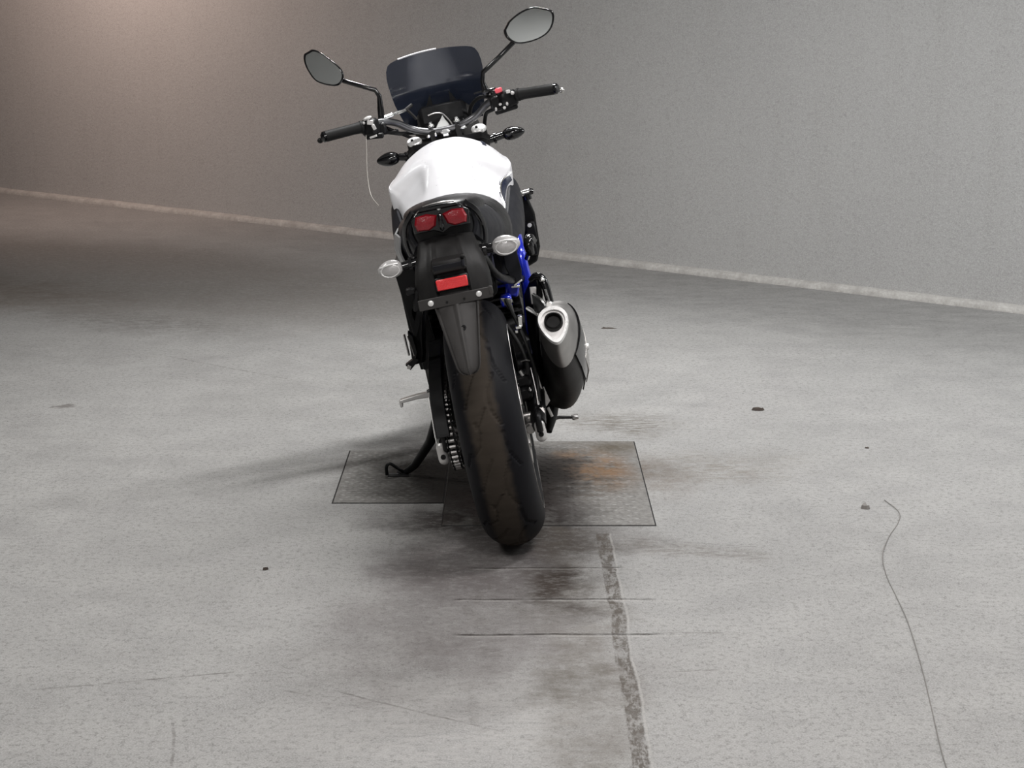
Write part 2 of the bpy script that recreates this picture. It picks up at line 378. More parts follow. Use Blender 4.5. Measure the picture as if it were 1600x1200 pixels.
t.set(Base_Color=col, Roughness=.75); t.b.inputs['Specular IOR Level'].default_value = .15; t.bump(fine, .4, .002); M['plate'] = t.m
def cover(x0, x1, y0, y1, px, py, lx, ly):
    b = MB(); b.box(((x0+x1)/2, (y0+y1)/2, .0005), (x1-x0, y1-y0, .005), bev=.0012); ny = int((y1-y0-.03)/py); nx = int((x1-x0-.03)/px)
    for j in range(ny):
        for i in range(nx):
            x = x0+.02+px*(i+.5*(j % 2)); y = y0+.022+py*j
            if x > x1-.018: continue
            s = 1 if (i+j) % 2 else -1; a = s*R(28); c, sn = math.cos(a), math.sin(a); z = .003; h = .0016
            q = [(-lx, 0), (0, -ly), (lx, 0), (0, ly)]; V = [(x+p*c-w*sn, y+p*sn+w*c, z) for p, w in q] + [(x+p*c*.6-w*sn*.5, y+p*sn*.6+w*c*.5, z+h) for p, w in q]
            b.raw(V, [(0, 1, 5, 4), (1, 2, 6, 5), (2, 3, 7, 6), (3, 0, 4, 7), (4, 5, 6, 7)])
    return b
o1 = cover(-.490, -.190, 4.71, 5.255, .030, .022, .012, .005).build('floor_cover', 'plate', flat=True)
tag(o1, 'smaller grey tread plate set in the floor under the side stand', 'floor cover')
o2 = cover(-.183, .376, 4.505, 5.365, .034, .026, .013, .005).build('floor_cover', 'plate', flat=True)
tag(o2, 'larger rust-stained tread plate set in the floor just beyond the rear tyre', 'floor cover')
def frame(x0, x1, y0, y1, w):
    b = MB()
    for c, s in ((((x0+x1)/2, y0-w/2, 0), (x1-x0+2*w, w, .0024)), (((x0+x1)/2, y1+w/2, 0), (x1-x0+2*w, w, .0024)), ((x0-w/2, (y0+y1)/2, 0), (w, y1-y0, .0024)), ((x1+w/2, (y0+y1)/2, 0), (w, y1-y0, .0024))): b.box(c, s, bev=.0004)
    return b
frame(-.490, -.190, 4.71, 5.255, .004).build('seam', 'rubber', o1, 'dark dirt-filled seam')
frame(-.183, .376, 4.505, 5.365, .0035).build('seam', 'dark_metal', o2, 'dark dirt-filled seam')

# ------------------------------------------------------------------ litter on the floor
M['leaf'] = simple('dry_leaf', (.055, .042, .034), .8); M['stone'] = simple('stone_chip', (.16, .15, .14), .8); M['string'] = simple('grey_string', (.16, .15, .14), .8)
def flake(name, c, rx, ry, z, mat, seed, label, cat):
    r2 = np.random.default_rng(seed); n = 9; lo = []; hi = []
    for k in range(n):
        a = 2*PI*k/n; q = 1+r2.normal()*.16; lo.append((rx*q*math.cos(a), ry*q*math.sin(a), 0)); hi.append((rx*.75*q*math.cos(a), ry*.75*q*math.sin(a), z*(1+.4*r2.normal()*.5)))
    b = MB(); b.loft([lo, hi]); ob = b.build(name, mat, angle=25); ob.location = (c[0], c[1], .0005); return tag(ob, label, cat)
flake('dry_leaf', (.816, 5.776), .021, .011, .008, 'leaf', 1, 'small dark leaf lying on the bright floor right of the motorcycle', 'leaf')
flake('stone_chip', (.959, 4.663), .012, .013, .010, 'stone', 2, 'small grey stone chip near the curled end of the string', 'stone')
flake('bark_scrap', (.39, 7.17), .030, .007, .004, 'leaf', 3, 'thin dark scrap on the floor behind the silencer', 'scrap')
flake('stone_chip', (-.60, 4.15), .007, .006, .005, 'leaf', 4, 'tiny dark chip on the floor left of the rear tyre', 'stone')
flake('stone_chip', (.885+.2, 5.29), .007, .004, .003, 'leaf', 5, 'tiny dark speck on the floor beyond the stone chip', 'stone')
# long curled string on the right
b = MB(); sp = [(1.025, 4.735), (1.040, 4.62), (1.020, 4.53), (.968, 4.40), (.922, 4.25), (.902, 4.10), (.895, 3.96), (.884, 3.78), (.858, 3.53), (.828, 3.30), (.795, 3.05), (.78, 2.8)]
b.tube([(x, y, .0022+.0015*math.sin(i*2)) for i, (x, y) in enumerate(sp)], .0010, 6, smooth=8)
tag(b.build('string', 'string'), 'long thin grey string curving over the floor on the right', 'string')

# ==================================================================== motorcycle
LEAN, YAW = R(-11.587), R(.8)
bike = bpy.data.objects.new('motorcycle', None); COL.objects.link(bike); bike.location = (.0075, 4.383, .001); bike.rotation_euler = (0, LEAN, YAW); bike.empty_display_size = .3
tag(bike, 'white and black naked motorcycle leaning on its side stand over the floor covers', 'motorcycle')
WX = .012                                                # the rear wheel sits a little right of the centre line

# ---- tyres: a fine grid with the tread grooves pressed in
def tyre(name, cy, cz, Rr, hw, h, grooves, cx=0, NU=760, NV=84):
    ph = np.linspace(-R(128), R(128), NV); X = hw*np.sin(ph); Q = Rr - h*(1-np.cos(ph)); T = np.concatenate([[0], np.cumsum(np.hypot(np.diff(X), np.diff(Q)))]); T -= T[-1]/2
    th = np.linspace(0, 2*PI, NU, endpoint=False); SS, TT = np.meshgrid(th*Rr, T, indexing='ij'); dep = np.zeros_like(SS)
    if grooves:
        pit = 2*PI*Rr/9
        for gl in grooves:
            for (a, bq) in zip(gl[:-1], gl[1:]):
                for off in (-pit, 0, pit):
                    ax_, ay_ = a[0]*pit+off, a[1]; bx_, by_ = bq[0]*pit+off, bq[1]; s = np.mod(SS, pit)
                    L2 = (bx_-ax_)**2+(by_-ay_)**2; k = np.clip(((s-ax_)*(bx_-ax_)+(TT-ay_)*(by_-ay_))/L2, 0, 1)
                    d = np.hypot(s-ax_-k*(bx_-ax_), TT-ay_-k*(by_-ay_)); dep = np.maximum(dep, .0045*np.clip((.0036-d)/.0016, 0, 1))
    Rn = np.cos(ph)[None]; Xn = np.sin(ph)[None]
    QQ = Q[None]-dep*Rn; XX = X[None]-dep*Xn
    V = np.stack([XX+cx, cy+QQ*np.sin(th)[:, None], cz+QQ*np.cos(th)[:, None]], -1).reshape(-1, 3)
    F = [(i*NV+j, i*NV+j+1, ((i+1) % NU)*NV+j+1, ((i+1) % NU)*NV+j) for i in range(NU) for j in range(NV-1)]
    b = MB(); b.v = [tuple(p) for p in V.tolist()]; b.f = F; b.mi = [0]*len(F); return b
GR = [[(.06, .030), (.20, .014), (.32, .008), (.46, .010), (.56, .022), (.64, .030)], [(.55, .060), (.75, .036), (.98, .030)],
      [(.30, -.052), (.52, -.032), (.70, -.010)], [(.75, -.055), (.85, -.034), (1.0, -.026), (1.12, -.034)], [(.05, -.030), (.20, -.012), (.26, -.003)],
      [(.62, -.080), (.78, -.064)]]
o = tyre('rear_tyre', 0, .315, .315, .080, .076, GR, cx=0).build('rear_tyre', 'tyre', bike, 'dusty worn rear tyre', angle=180); o.location = (WX, 0, 0)
GF = [[(.1, .04), (.5, .012), (.8, .01)], [(.55, -.04), (.9, -.012)]]
tyre('front_tyre', 1.445, .300, .300, .060, .058, GF, NU=300, NV=40).build('front_tyre', 'rubber', bike, angle=180)
def rim(name, cy, cz, r, w, cx):
    b = MB()
    b.lathe([(-w, r), (-w, r-.010), (-w*.86, r-.014), (-w*.5, r-.030), (w*.5, r-.030), (w*.86, r-.014), (w, r-.010), (w, r), (w*.88, r-.002), (w*.6, r-.020), (-w*.6, r-.020), (-w*.88, r-.002), (-w, r)], (cx, cy, cz), n=72)
    b.lathe([(-.05, .012), (-.05, .034), (.05, .034), (.05, .012), (-.05, .012)], (cx, cy, cz), n=32)
    for k in range(5):
        for dd in (-.12, .12):
            a = 2*PI*k/5; p = lambda rr, an: (cx, cy+rr*math.sin(an), cz+rr*math.cos(an))
            b.tube([p(.03, a), p(r*.55, a+dd*.8), p(r-.024, a+dd*1.3)], [.020, .014, .012], 8)
    return b.build(name, 'dark_metal', bike)
rr_ = rim('rear_rim', 0, .315, .226, .068, WX); rim('front_rim', 1.445, .30, .226, .045, 0)
b = MB(); b.lathe([(.0790, .2335), (.0812, .2340), (.0812, .2362), (.0790, .2366), (.0790, .2335)], (WX, 0, .315), n=96); b.build('rim_flange', 'steel', rr_, 'polished rim edge')
# ---- brake discs
def disc(name, c, r):
    b = MB(); b.lathe([(-.0025, r*.72), (-.0025, r), (.0025, r), (.0025, r*.72), (-.0025, r*.72)], c, n=64)
    for k in range(5):
        a = 2*PI*k/5+.3; b.tube([(c[0], c[1]+.03*math.sin(a), c[2]+.03*math.cos(a)), (c[0], c[1]+r*.76*math.sin(a), c[2]+r*.76*math.cos(a))], .006, 6)
    return b.build(name, 'steel', bike, 'bare steel brake disc')
disc('brake_disc', (.086, 0, .315), .120); disc('brake_disc', (-.075, 1.445, .30), .145); disc('brake_disc', (.075, 1.445, .30), .145)
# ---- sprocket and chain
CX = -.098
b = MB(); n = 44; pts = []
for k in range(n*2):
    a = PI*k/n; rr = .097 if k % 2 else .089; pts.append((CX, rr*math.sin(a), .315+rr*math.cos(a)))
b.prism(pts, (.006, 0, 0)); b.build('rear_sprocket', 'dark_metal', bike)
b = MB(); FS = (.58, .40, .036)
path = []
for k in range(0, 27): a = R(-2 - 176*k/26); path.append((.0+.094*math.sin(a), .315+.094*math.cos(a)))
path2 = [(path[-1][0]+(FS[0]-path[-1][0])*k/40, path[-1][1]+(FS[1]-FS[2]-path[-1][1])*k/40) for k in range(1, 41)]
path3 = [(FS[0]+.036*math.sin(R(180-180*k/8)), FS[1]+.036*math.cos(R(180-180*k/8))) for k in range(1, 8)]
path4 = [(FS[0]+(path[0][0]-FS[0])*k/40, FS[1]+FS[2]+(path[0][1]-FS[1]-FS[2])*k/40) for k in range(0, 40)]
loop = path+path2+path3+path4; A = np.array(loop+[loop[0]]); sl = np.concatenate([[0], np.cumsum(np.hypot(*np.diff(A, axis=0).T))]); NL = int(sl[-1]/.0159); NL -= NL % 2
q = np.linspace(0, sl[-1], NL, endpoint=False); py_ = np.interp(q, sl, A[:, 0]); pz_ = np.interp(q, sl, A[:, 1])
for i in range(NL):
    j = (i+1) % NL; c = ((py_[i]+py_[j])/2, (pz_[i]+pz_[j])/2); ang = math.atan2(pz_[j]-pz_[i], py_[j]-py_[i]); wx = .011 if i % 2 else .0082
    b.m = 0
    for sg in (-1, 1): b.box((CX+sg*wx, c[0], c[1]), (.0026, .0215, .014), (ang, 0, 0), bev=.001)
    b.m = 1; b.tube([(CX-.0078, py_[i], pz_[i]), (CX+.0078, py_[i], pz_[i])], .0058, 8)
    b.tube([(CX-.0135, py_[i], pz_[i]), (CX+.0135, py_[i], pz_[i])], .0028, 6)
b.build('drive_chain', ['dark_metal', 'steel'], bike, 'dark drive chain with bright rollers')
# ---- swingarm, axle, bobbins
b = MB()
for sg in (-1, 1):
    x1 = sg*.116+(.006 if sg > 0 else 0); b.tube([(sg*.13, .52, .40), (sg*.128, .30, .365), (x1, .06, .318), (x1, -.055, .298)], [.030, .028, .024, .018], 12, flat=1.25)
    b.box((x1, -.03, .305), (.016, .085, .052), bev=.006)
b.tube([(-.13, .34, .372), (.13, .34, .372)], .036, 14)
sw = b.build('swingarm', 'black', bike)
b = MB(); b.tube([(-.137, 0, .315), (.142, 0, .315)], .010, 12); b.lathe([(0, 0), (0, .017), (.012, .017), (.012, 0)], (-.138, 0, .315), n=6); b.lathe([(0, 0), (0, .017), (.012, .017), (.012, 0)], (.128, 0, .315), n=6); b.build('rear_axle', 'steel', bike)
for (x, y, z) in ((-.1285, -.050, .275), (.1225, -.050, .283)):
    b = MB(); r0 = .0140; hl = .030; pr = []
    for k in range(7): a = PI/2*k/6; pr.append((-hl+r0-r0*math.cos(a), r0*math.sin(a)))
    for k in range(7): a = PI/2*k/6; pr.append((hl-r0+r0*math.sin(a), r0*math.cos(a)))
    b.lathe(pr, (x, y, z), (0, -.10, 1), 20); o = b.build('axle_bobbin', 'alu', bike, 'pale rounded swingarm end')
    b = MB(); b.lathe([(0, .0), (0, .0065), (.004, .0065), (.004, .0040), (.002, .0038), (.002, 0)], (x, y-.0125, z-.006), (0, -1, -.1), 16); b.build('bolt', 'dark_metal', o)
b = MB(); b.tube([(.098, -.045, .292), (.098, .01, .30)], .015, 12); b.tube([(.098, -.052, .291), (.098, -.044, .292)], .010, 8); b.build('adjuster', 'steel', bike, 'grey chain adjuster')
# chain guard
b = MB(); g = [(.40, .50), (.25, .49), (.12, .475), (.0, .455), (-.09, .418), (-.125, .375), (-.135, .335), (-.118, .335), (-.09, .375), (-.04, .418), (.08, .434), (.25, .447), (.40, .45)]
b.prism([(-.112, y, z) for y, z in g], (.034, 0, 0)); b.build('chain_guard', 'black', bike, bevel=.002)
# ---- engine, radiator
b = MB(); b.m = 0
b.box((0, .60, .36), (.30, .40, .26), bev=.035); b.box((0, .55, .50), (.24, .20, .16), (R(-20), 0, 0), bev=.02); b.box((0, .80, .50), (.22, .24, .18), (R(48), 0, 0), bev=.02)
b.tube([(.150, .56, .36), (.182, .56, .36)], [.088, .080], 28); b.tube([(-.150, .72, .36), (-.178, .72, .36)], [.074, .066], 28)
b.box((-.150, .55, .39), (.04, .14, .13), bev=.012)
for k in range(6): b.box((0, .52-.012*k, .47+.022*k), (.262, .205, .007), (R(-20), 0, 0))
b.build('engine', 'dark_metal', bike)
b = MB(); pts = [(-.196, .75), (-.205, .70), (-.205, .60), (-.185, .545), (.160, .545), (.196, .558), (.212, .60), (.216, .70), (.206, .745), (.190, .765), (-.180, .765)]
b.prism([(x, .86-(z-.6)*.12, z) for x, z in pts], (0, .045, 0)); rad = b.build('radiator', 'radiator', bike, bevel=.006)
b = MB(); b.box((.195, .825, .652), (.030, .020, .060), bev=.004); b.box((.192, .83, .600), (.022, .016, .04), bev=.004); b.build('radiator_bracket', 'black', rad)
b = MB(); b.lathe([(0, 0), (.0, .0065), (-.004, .0060), (-.004, 0)], (.194, .813, .672), (0, 1, 0), 16); b.build('bolt', 'plug', rad, 'bright bolt head')
b = MB(); b.tube([(.186, .80, .768), (.214, .80, .770)], .0095, 14); b.build('radiator_hose_clip', 'bright', rad, 'bright metal end piece')
b = MB(); b.tube([(.212, .80, .770), (.224, .80, .768)], [.011, .008], 12); b.tube([(.204, .80, .765), (.205, .80, .748)], .012, 12); b.build('hose_cap', 'gloss', rad)
# ---- frame
b = MB()
for sg in (-1, 1):
    b.tube([(sg*.05, 1.08, .86), (sg*.12, .85, .76), (sg*.150, .58, .70), (sg*.154, .40, .690), (sg*.156, .36, .63), (sg*.157, .36, .56), (sg*.140, .44, .42)], .0165, 14, smooth=4)
    b.tube([(sg*.05, 1.05, .78), (sg*.13, .80, .62), (sg*.152, .50, .56), (sg*.156, .38, .57)], .013, 12, smooth=3)
    b.tube([(sg*.120, .85, .755), (sg*.140, .70, .585)], .011, 10); b.tube([(sg*.140, .70, .70), (sg*.150, .52, .57)], .011, 10)
b.tube([(-.120, .36, .60), (.150, .36, .60)], .014, 12); b.tube([(0, 1.10, .76), (0, 1.055, .90)], .032, 16)
fr = b.build('trellis_frame', 'blue', bike, 'blue painted tube frame')
b = MB()
for sg in (-1, 1):
    b.tube([(sg*.150, .36, .60), (sg*.120, .22, .625), (sg*.09, .02, .68), (sg*.07, -.12, .76)], .011, 12, smooth=3); b.tube([(sg*.150, .42, .70), (sg*.115, .22, .745), (sg*.08, .0, .80)], .011, 12)
b.tube([(-.12, .20, .63), (.12, .20, .63)], .010, 10); b.build('subframe', 'black', bike)
b = MB(); b.prism([(-.168, .30, .72), (-.168, .30, .50), (-.168, .40, .40), (-.168, .52, .44), (-.168, .56, .60), (-.168, .60, .72)], (.012, 0, 0)); b.prism([(-.180, .30, .72), (-.125, .30, .72), (-.112, .30, .50), (-.112, .30, .42), (-.158, .30, .42)], (0, .01, 0)); b.build('frame_cover', 'black', bike, bevel=.003)
b = MB(); b.box((.118, .30, .590), (.036, .05, .040), (0, .3, 0)); b.box((.098, .22, .575), (.03, .04, .03)); b.split('frame_lug', 'blue', fr)
b = MB(); b.box((.128, .27, .597), (.022, .010, .006), (0, .12, 0)); b.tube([(.092, .17, .578), (.104, .17, .578)], .0075, 10); b.tube([(.110, .17, .582), (.112, .165, .574)], .005, 8); b.split('frame_bolt', 'bright', fr, 'bright bolt')
# shock absorber and linkage filling the middle
b = MB(); b.tube([(0, .42, .66), (0, .36, .42)], .024, 16)
for k in range(8): b.lathe([(-.004, .034), (0, .040), (.004, .034), (0, .030), (-.004, .034)], (0, .415-.006*k, .64-.024*k), (0, .25, .97), 20)
b.build('rear_shock', 'dark_metal', bike)
b = MB(); b.box((0, .20, .66), (.17, .26, .11), bev=.02); b.box((-.02, .34, .70), (.2, .16, .12), bev=.02); b.build('battery_tray', 'black', bike)
# ---- fuel tank
def tank_ring(y, pts, flat=.04):
    r = [(x, y, z) for x, z in pts]; zb = pts[-1][1]-flat
    full = r + [(pts[-1][0]*.7, y, zb), (0, y, zb-.005), (-pts[-1][0]*.7, y, zb)] + [(-x, yy, z) for x, yy, z in r[::-1][:-1]]
    return full
TK = [(1.035, [(0, .905), (.022, .903), (.045, .896), (.070, .880), (.082, .860), (.084, .85), (.08, .80)]),
      (1.00, [(0, .932), (.030, .930), (.062, .920), (.092, .900), (.108, .872), (.112, .860), (.106, .79)]),
      (.93, [(0, .957), (.034, .955), (.074, .941), (.112, .916), (.138, .882), (.142, .868), (.134, .78)]),
      (.84, [(0, .962), (.036, .959), (.080, .945), (.126, .918), (.160, .882), (.166, .868), (.155, .77)]),
      (.74, [(0, .953), (.036, .950), (.078, .936), (.126, .910), (.170, .877), (.177, .862), (.165, .76)]),
      (.69, [(0, .942), (.034, .939), (.076, .926), (.122, .902), (.168, .874), (.177, .858), (.168, .755)]),
      (.668, [(0, .937), (.034, .934), (.072, .921), (.112, .897), (.155, .868), (.172, .846), (.164, .75)]),
      (.640, [(0, .929), (.034, .926), (.064, .912), (.090, .886), (.132, .852), (.155, .824), (.158, .745)]),
      (.60, [(0, .915), (.032, .912), (.060, .899), (.082, .876), (.120, .842), (.146, .810), (.152, .74)]),
      (.54, [(0, .890), (.030, .887), (.060, .876), (.076, .860), (.108, .832), (.138, .800), (.146, .73)]),
      (.48, [(0, .864), (.028, .862), (.054, .853), (.074, .843), (.106, .820), (.136, .788), (.138, .72)]),
      (.42, [(0, .842), (.026, .840), (.050, .832), (.070, .822), (.100, .800), (.126, .772), (.130, .71)])]
def interp_rings(sec, fn, k=5):
    ys = [s[0] for s in sec]; flat_ = [np.array([(s[0],)+tuple(np.ravel(s[1]))]).ravel() for s in sec]; cc = catmull(flat_, k)
    return [fn(c[0], np.array(c[1:]).reshape(-1, 2)) for c in cc]
def dens(pts, k=4):   # smooth the half section, keeping a crease at the knee-recess edge
    a = catmull([(x, z, 0) for x, z in pts[:5]], k); b2 = catmull([(x, z, 0) for x, z in pts[4:]], k); return [(p[0], p[1]) for p in a[:-1]+b2]
b = MB(); b.loft(interp_rings(TK, lambda y, p: tank_ring(y, dens([tuple(q) for q in p])), 6)); tank = b.build('fuel_tank', 'white', bike, 'glossy white tank', angle=24)
# dark L-shaped pin stripe and small badge marks on the tank's right flank
M['navy'] = simple('navy_stripe', (.012, .016, .035), .25)
from mathutils.bvhtree import BVHTree
TB = BVHTree.FromPolygons([v.co[:] for v in tank.data.vertices], [list(p.vertices) for p in tank.data.polygons])
def side_x(y, z):                # x of the tank's right flank at (y, z)
    h = TB.ray_cast(Vector((.4, y, z)), Vector((-1, 0, 0))); return h[0].x if h[0] else .14
def ribbon(path, w, mat, name, par, label, off=.003):
    b = MB(); rings = []
    for i, (y, z) in enumerate(path):
        a = np.array(path[max(i-1, 0)]); c = np.array(path[min(i+1, len(path)-1)]); tdir = (c-a)/np.linalg.norm(c-a); nn = np.array((-tdir[1], tdir[0]))*w/2
        q = [(y+nn[0]*k, z+nn[1]*k) for k in (1, .5, 0, -.5, -1)]; X = [side_x(*v) for v in q]
        rings.append([(x+off, *v) for x, v in zip(X, q)]+[(x-.003, *v) for x, v in list(zip(X, q))[::-1]])
    b.loft(rings); return b.build(name, mat, par, label)
sp = [(p[0], p[1]) for p in catmull([(.66, .838, 0), (.60, .818, 0), (.54, .800, 0), (.505, .784, 0), (.475, .768, 0), (.44, .760, 0)], 5)]
ribbon(sp, .020, 'navy', 'tank_stripe', tank, 'dark navy stripe edged in silver')
ribbon([(y+.010, z+.012) for y, z in sp], .003, 'silver', 'stripe_edge', tank, 'thin silver line', .0036)
b = MB()
for k, (y, l) in enumerate(((.875, .012), (.860, .007), (.845, .013), (.828, .007), (.812, .011))):
    h = TB.ray_cast(Vector((.108+.0012*k, y, 1.2)), Vector((0, 0, -1)))
    if h[0]: b.box((h[0].x, y, h[0].z+.0014), (.012, l*.6, .0026), (0, math.atan2(h[1].x, h[1].z), R(-12)), bev=.0003)
b.build('tank_badge', 'navy', tank, 'small dark badge strokes')
# flank covers under the tank: dark grey side panels
def panel(name, side, rows, mat, th=.006, label=None):
    b = MB(); rings = []
    for r in rows: q = catmull([(side*x, y, z) for x, y, z in r], 4); rings.append([tuple(p) for p in q] + [(p[0]-side*th, p[1], p[2]) for p in q[::-1]])
    b.loft(rings); return b.build(name, mat, bike, label)
for sg in (-1, 1):
    panel('side_panel', sg, [[(.170, .74, .835), (.184, .74, .81), (.190, .74, .77), (.186, .74, .71)], [(.162, .62, .810), (.180, .62, .785), (.186, .62, .74), (.180, .62, .69)],
          [(.146, .50, .765), (.164, .50, .745), (.174, .50, .715), (.168, .50, .67)], [(.132, .38, .745), (.150, .38, .725), (.158, .38, .69), (.150, .38, .65)], [(.115, .30, .735), (.130, .30, .71), (.136, .30, .68), (.130, .30, .64)]], 'grey_plastic', label='dark grey side panel')
# ---- seats
def half_ring(y, p): return [(x, y, z) for x, z in p] + [(-x, y, z) for x, z in p[::-1]]
def seat_sec(y, hw, zt, zs, crown=.9):   # rounded top, straight sides down to zs
    out = []
    for k in range(11):
        a = PI/2*k/10; out.append((hw*math.sin(a)**.92, zs+(zt-zs)*math.cos(a)**crown))
    out.append((hw*.97, zs-.03)); out.append((hw*.6, zs-.04)); return [(.0004, zt)]+out[1:]
b = MB(); SC = [(.45, .090, .835, .785), (.40, .120, .850, .775), (.33, .142, .862, .768), (.25, .152, .872, .765), (.15, .150, .876, .768), (.08, .135, .880, .780)]
b.loft(interp_rings([(y, seat_sec(y, hw, zt, zs)) for y, hw, zt, zs in SC], half_ring, 4)); b.build('rider_seat', 'seat', bike, angle=50)
b = MB(); SC = [(.10, .092, .880, .855), (.04, .100, .893, .860), (-.06, .098, .906, .872), (-.15, .086, .914, .880), (-.20, .064, .914, .892), (-.225, .045, .909, .895)]
b.loft(interp_rings([(y, seat_sec(y, hw, zt, zs)) for y, hw, zt, zs in SC], half_ring, 4)); ps = b.build('passenger_seat', 'seat', bike, angle=50)
b = MB(); b.tube([(-.036, -.222, .9095), (-.02, -.231, .9125), (.0, -.233, .9135), (.02, -.231, .9125), (.036, -.222, .9095)], .0022, 8, smooth=3); b.build('seat_glint', 'steel', ps, 'highlight on the seat edge')  # steel bead stands in for the highlight along the seat edge
# ---- tail body
for sg in (-1, 1):
    panel('side_cowl', sg, [[(.070, .16, .848), (.104, .16, .826), (.130, .16, .785), (.120, .16, .73)], [(.082, .06, .866), (.116, .06, .838), (.137, .06, .795), (.124, .06, .742)],
          [(.078, -.06, .882), (.108, -.06, .852), (.123, -.06, .808), (.110, -.06, .762)], [(.070, -.16, .893), (.092, -.16, .868), (.101, -.16, .830), (.090, -.16, .788)],
          [(.062, -.22, .900), (.076, -.22, .880), (.082, -.22, .852), (.072, -.22, .822)]], 'grey_plastic', .008, 'dark grey tail cowl')
panel('left_cowl_sheen', -1, [[(.134, .16, .825), (.1445, .16, .785), (.135, .16, .735)], [(.1385, .06, .822), (.1445, .06, .785), (.136, .06, .742)], [(.1265, -.05, .838), (.1345, -.05, .800), (.125, -.05, .755)], [(.1150, -.11, .836), (.1215, -.11, .800), (.112, -.11, .762)]], 'mid_grey', .005, 'paler grey sheen on the left cowl')  # paler overlay on the left only, painting in the cowl's sheen
b = MB(); b.prism([(.115, .24, .715), (.150, .24, .700), (.153, .24, .640), (.148, .24, .618), (.126, .24, .606), (.112, .24, .66)], (0, .012, 0)); uc = b.build('under_cowl', 'grey_plastic', bike, bevel=.002)
b = MB(); b.box((.137, .236, .6115), (.026, .008, .004), (0, -.45, 0)); b.build('cowl_edge', 'plug', uc, 'bright lower edge')
b = MB(); SC = [(.25, .12, .85, .78, .66), (.10, .115, .865, .79, .70), (-.05, .104, .880, .82, .735), (-.16, .088, .898, .845, .765), (-.232, .074, .903, .868, .80), (-.243, .066, .900, .872, .835)]
def tail_ring(y, hw, zt, zm, zb): return [(0, y, zt), (hw*.6, y, zt-.002), (hw*.93, y, (zt+zm)/2+.006), (hw, y, zm), (hw*.9, y, (zm+zb)/2-.01), (hw*.55, y, zb), (0, y, zb), (-hw*.55, y, zb), (-hw*.9, y, (zm+zb)/2-.01), (-hw, y, zm), (-hw*.93, y, (zt+zm)/2+.006), (-hw*.6, y, zt-.002)]
b.loft([tail_ring(*s) for s in SC]); tail = b.build('tail_body', 'black', bike, sub=1)
# curved shroud ribs on either side below the lamps
b = MB()
for sg in (-1, 1):
    b.tube([(sg*.062, -.243, .905), (sg*.084, -.228, .878), (sg*.094, -.20, .840), (sg*.090, -.19, .800), (sg*.076, -.20, .775)], .0045, 8, smooth=4, flat=1.6)
b.split('tail_trim', 'gloss', tail)
# ---- tail lamp: two red lenses round a dark rib
b = MB(); b.prism([(-.068, -.247, .890), (-.048, -.247, .905), (.048, -.247, .905), (.068, -.247, .890), (.066, -.247, .855), (.02, -.247, .855), (0, -.247, .845), (-.02, -.247, .855), (-.066, -.247, .855)], (0, .03, 0)); tl = b.build('tail_lamp', 'gloss', bike, 'twin red tail lamp', bevel=.003)
for sg in (-1, 1):
    b = MB(); q = [(sg*.006, .890), (sg*.030, .897), (sg*.056, .894), (sg*.062, .876), (sg*.058, .861), (sg*.030, .858), (sg*.014, .866)]; c = np.mean(q, 0)
    rings = [[(x, -.240, z) for x, z in q], [(x, -.262, z) for x, z in q], [(c[0]+(x-c[0])*.82, -.268, c[1]+(z-c[1])*.82) for x, z in q], [(c[0]+(x-c[0])*.3, -.270, c[1]+(z-c[1])*.3) for x, z in q]]
    b.loft(rings); b.build('red_lens', 'red', tl, 'red lens', angle=25)
b = MB(); b.box((0, -.266, .873), (.010, .016, .042), bev=.004); b.build('centre_rib', 'gloss', tl)
b = MB(); b.ell((.001, -.262, .903), (.0045, .004, .0035)); b.build('screw', 'plug', tl, 'bright screw')
b = MB(); b.box((0, -.258, .9065), (.094, .022, .006), (R(-8), 0, 0), taper=(.9, 1)); b.build('lamp_hood', 'black', tl)
# ---- plate holder and long mudguard
def curved_plate(rows, th, nx=13, prof=None):
    # rows: (z, y, half width, bulge towards the rear)
    rings = []
    for z, y, hw, bl in rows:
        fr_ = []; bk = []
        for j in range(nx):
            u = -1+2*j/(nx-1); x = hw*u; d = bl*(1-u*u) + (prof(u) if prof else 0); fr_.append((x, y-d, z)); bk.append((x, y-d+th, z))
        rings.append(fr_+bk[::-1])
    b = MB(); b.loft(rings); return b
pf = lambda u: (.006 if .42 < abs(u) < .60 else 0) - (.010 if abs(u) > .93 else 0)
rows = [(.842, -.205, .052, .02), (.828, -.245, .066, .03), (.805, -.268, .072, .04), (.785, -.285, .080, .035), (.765, -.300, .084, .028), (.740, -.308, .088, .026), (.712, -.318, .088, .022), (.695, -.325, .080, .018)]
hold = curved_plate(rows, .02, 27, pf).build('plate_holder', 'holder', bike, 'dusty black plate holder', angle=40)
b = MB(); b.box((0, -.326, .787), (.084, .040, .020), (R(12), 0, 0), taper=(.92, .8), bev=.004); b.box((0, -.338, .773), (.078, .020, .012), bev=.003); b.box((.036, -.345, .797), (.010, .012, .010), bev=.003); lb = b.build('plate_lamp', 'holder', hold)
b = MB(); b.box((.0, -.3475, .7815), (.072, .003, .012), (R(12), 0, 0), bev=.001); b.tube([(.034, -.350, .790), (.034, -.352, .776)], .0035, 8); b.build('lamp_edge', 'grey_plastic', lb, 'paler lamp face')
b = MB(); b.box((0, -.342, .742), (.078, .014, .032), (R(-3), 0, 0), bev=.003); rf = b.build('reflector_mount', 'black', hold)
b = MB(); b.box((0, -.351, .742), (.072, .008, .025), (R(-3), 0, 0), bev=.002); b.build('reflector', 'reflex', rf, 'bright red reflector')
b = MB(); b.box((0, -.352, .7045), (.172, .004, .025), bev=.0012); b.box((.083, -.350, .708), (.010, .010, .020), bev=.002); bar = b.build('plate_bar', 'dusty', hold, bevel=.0)
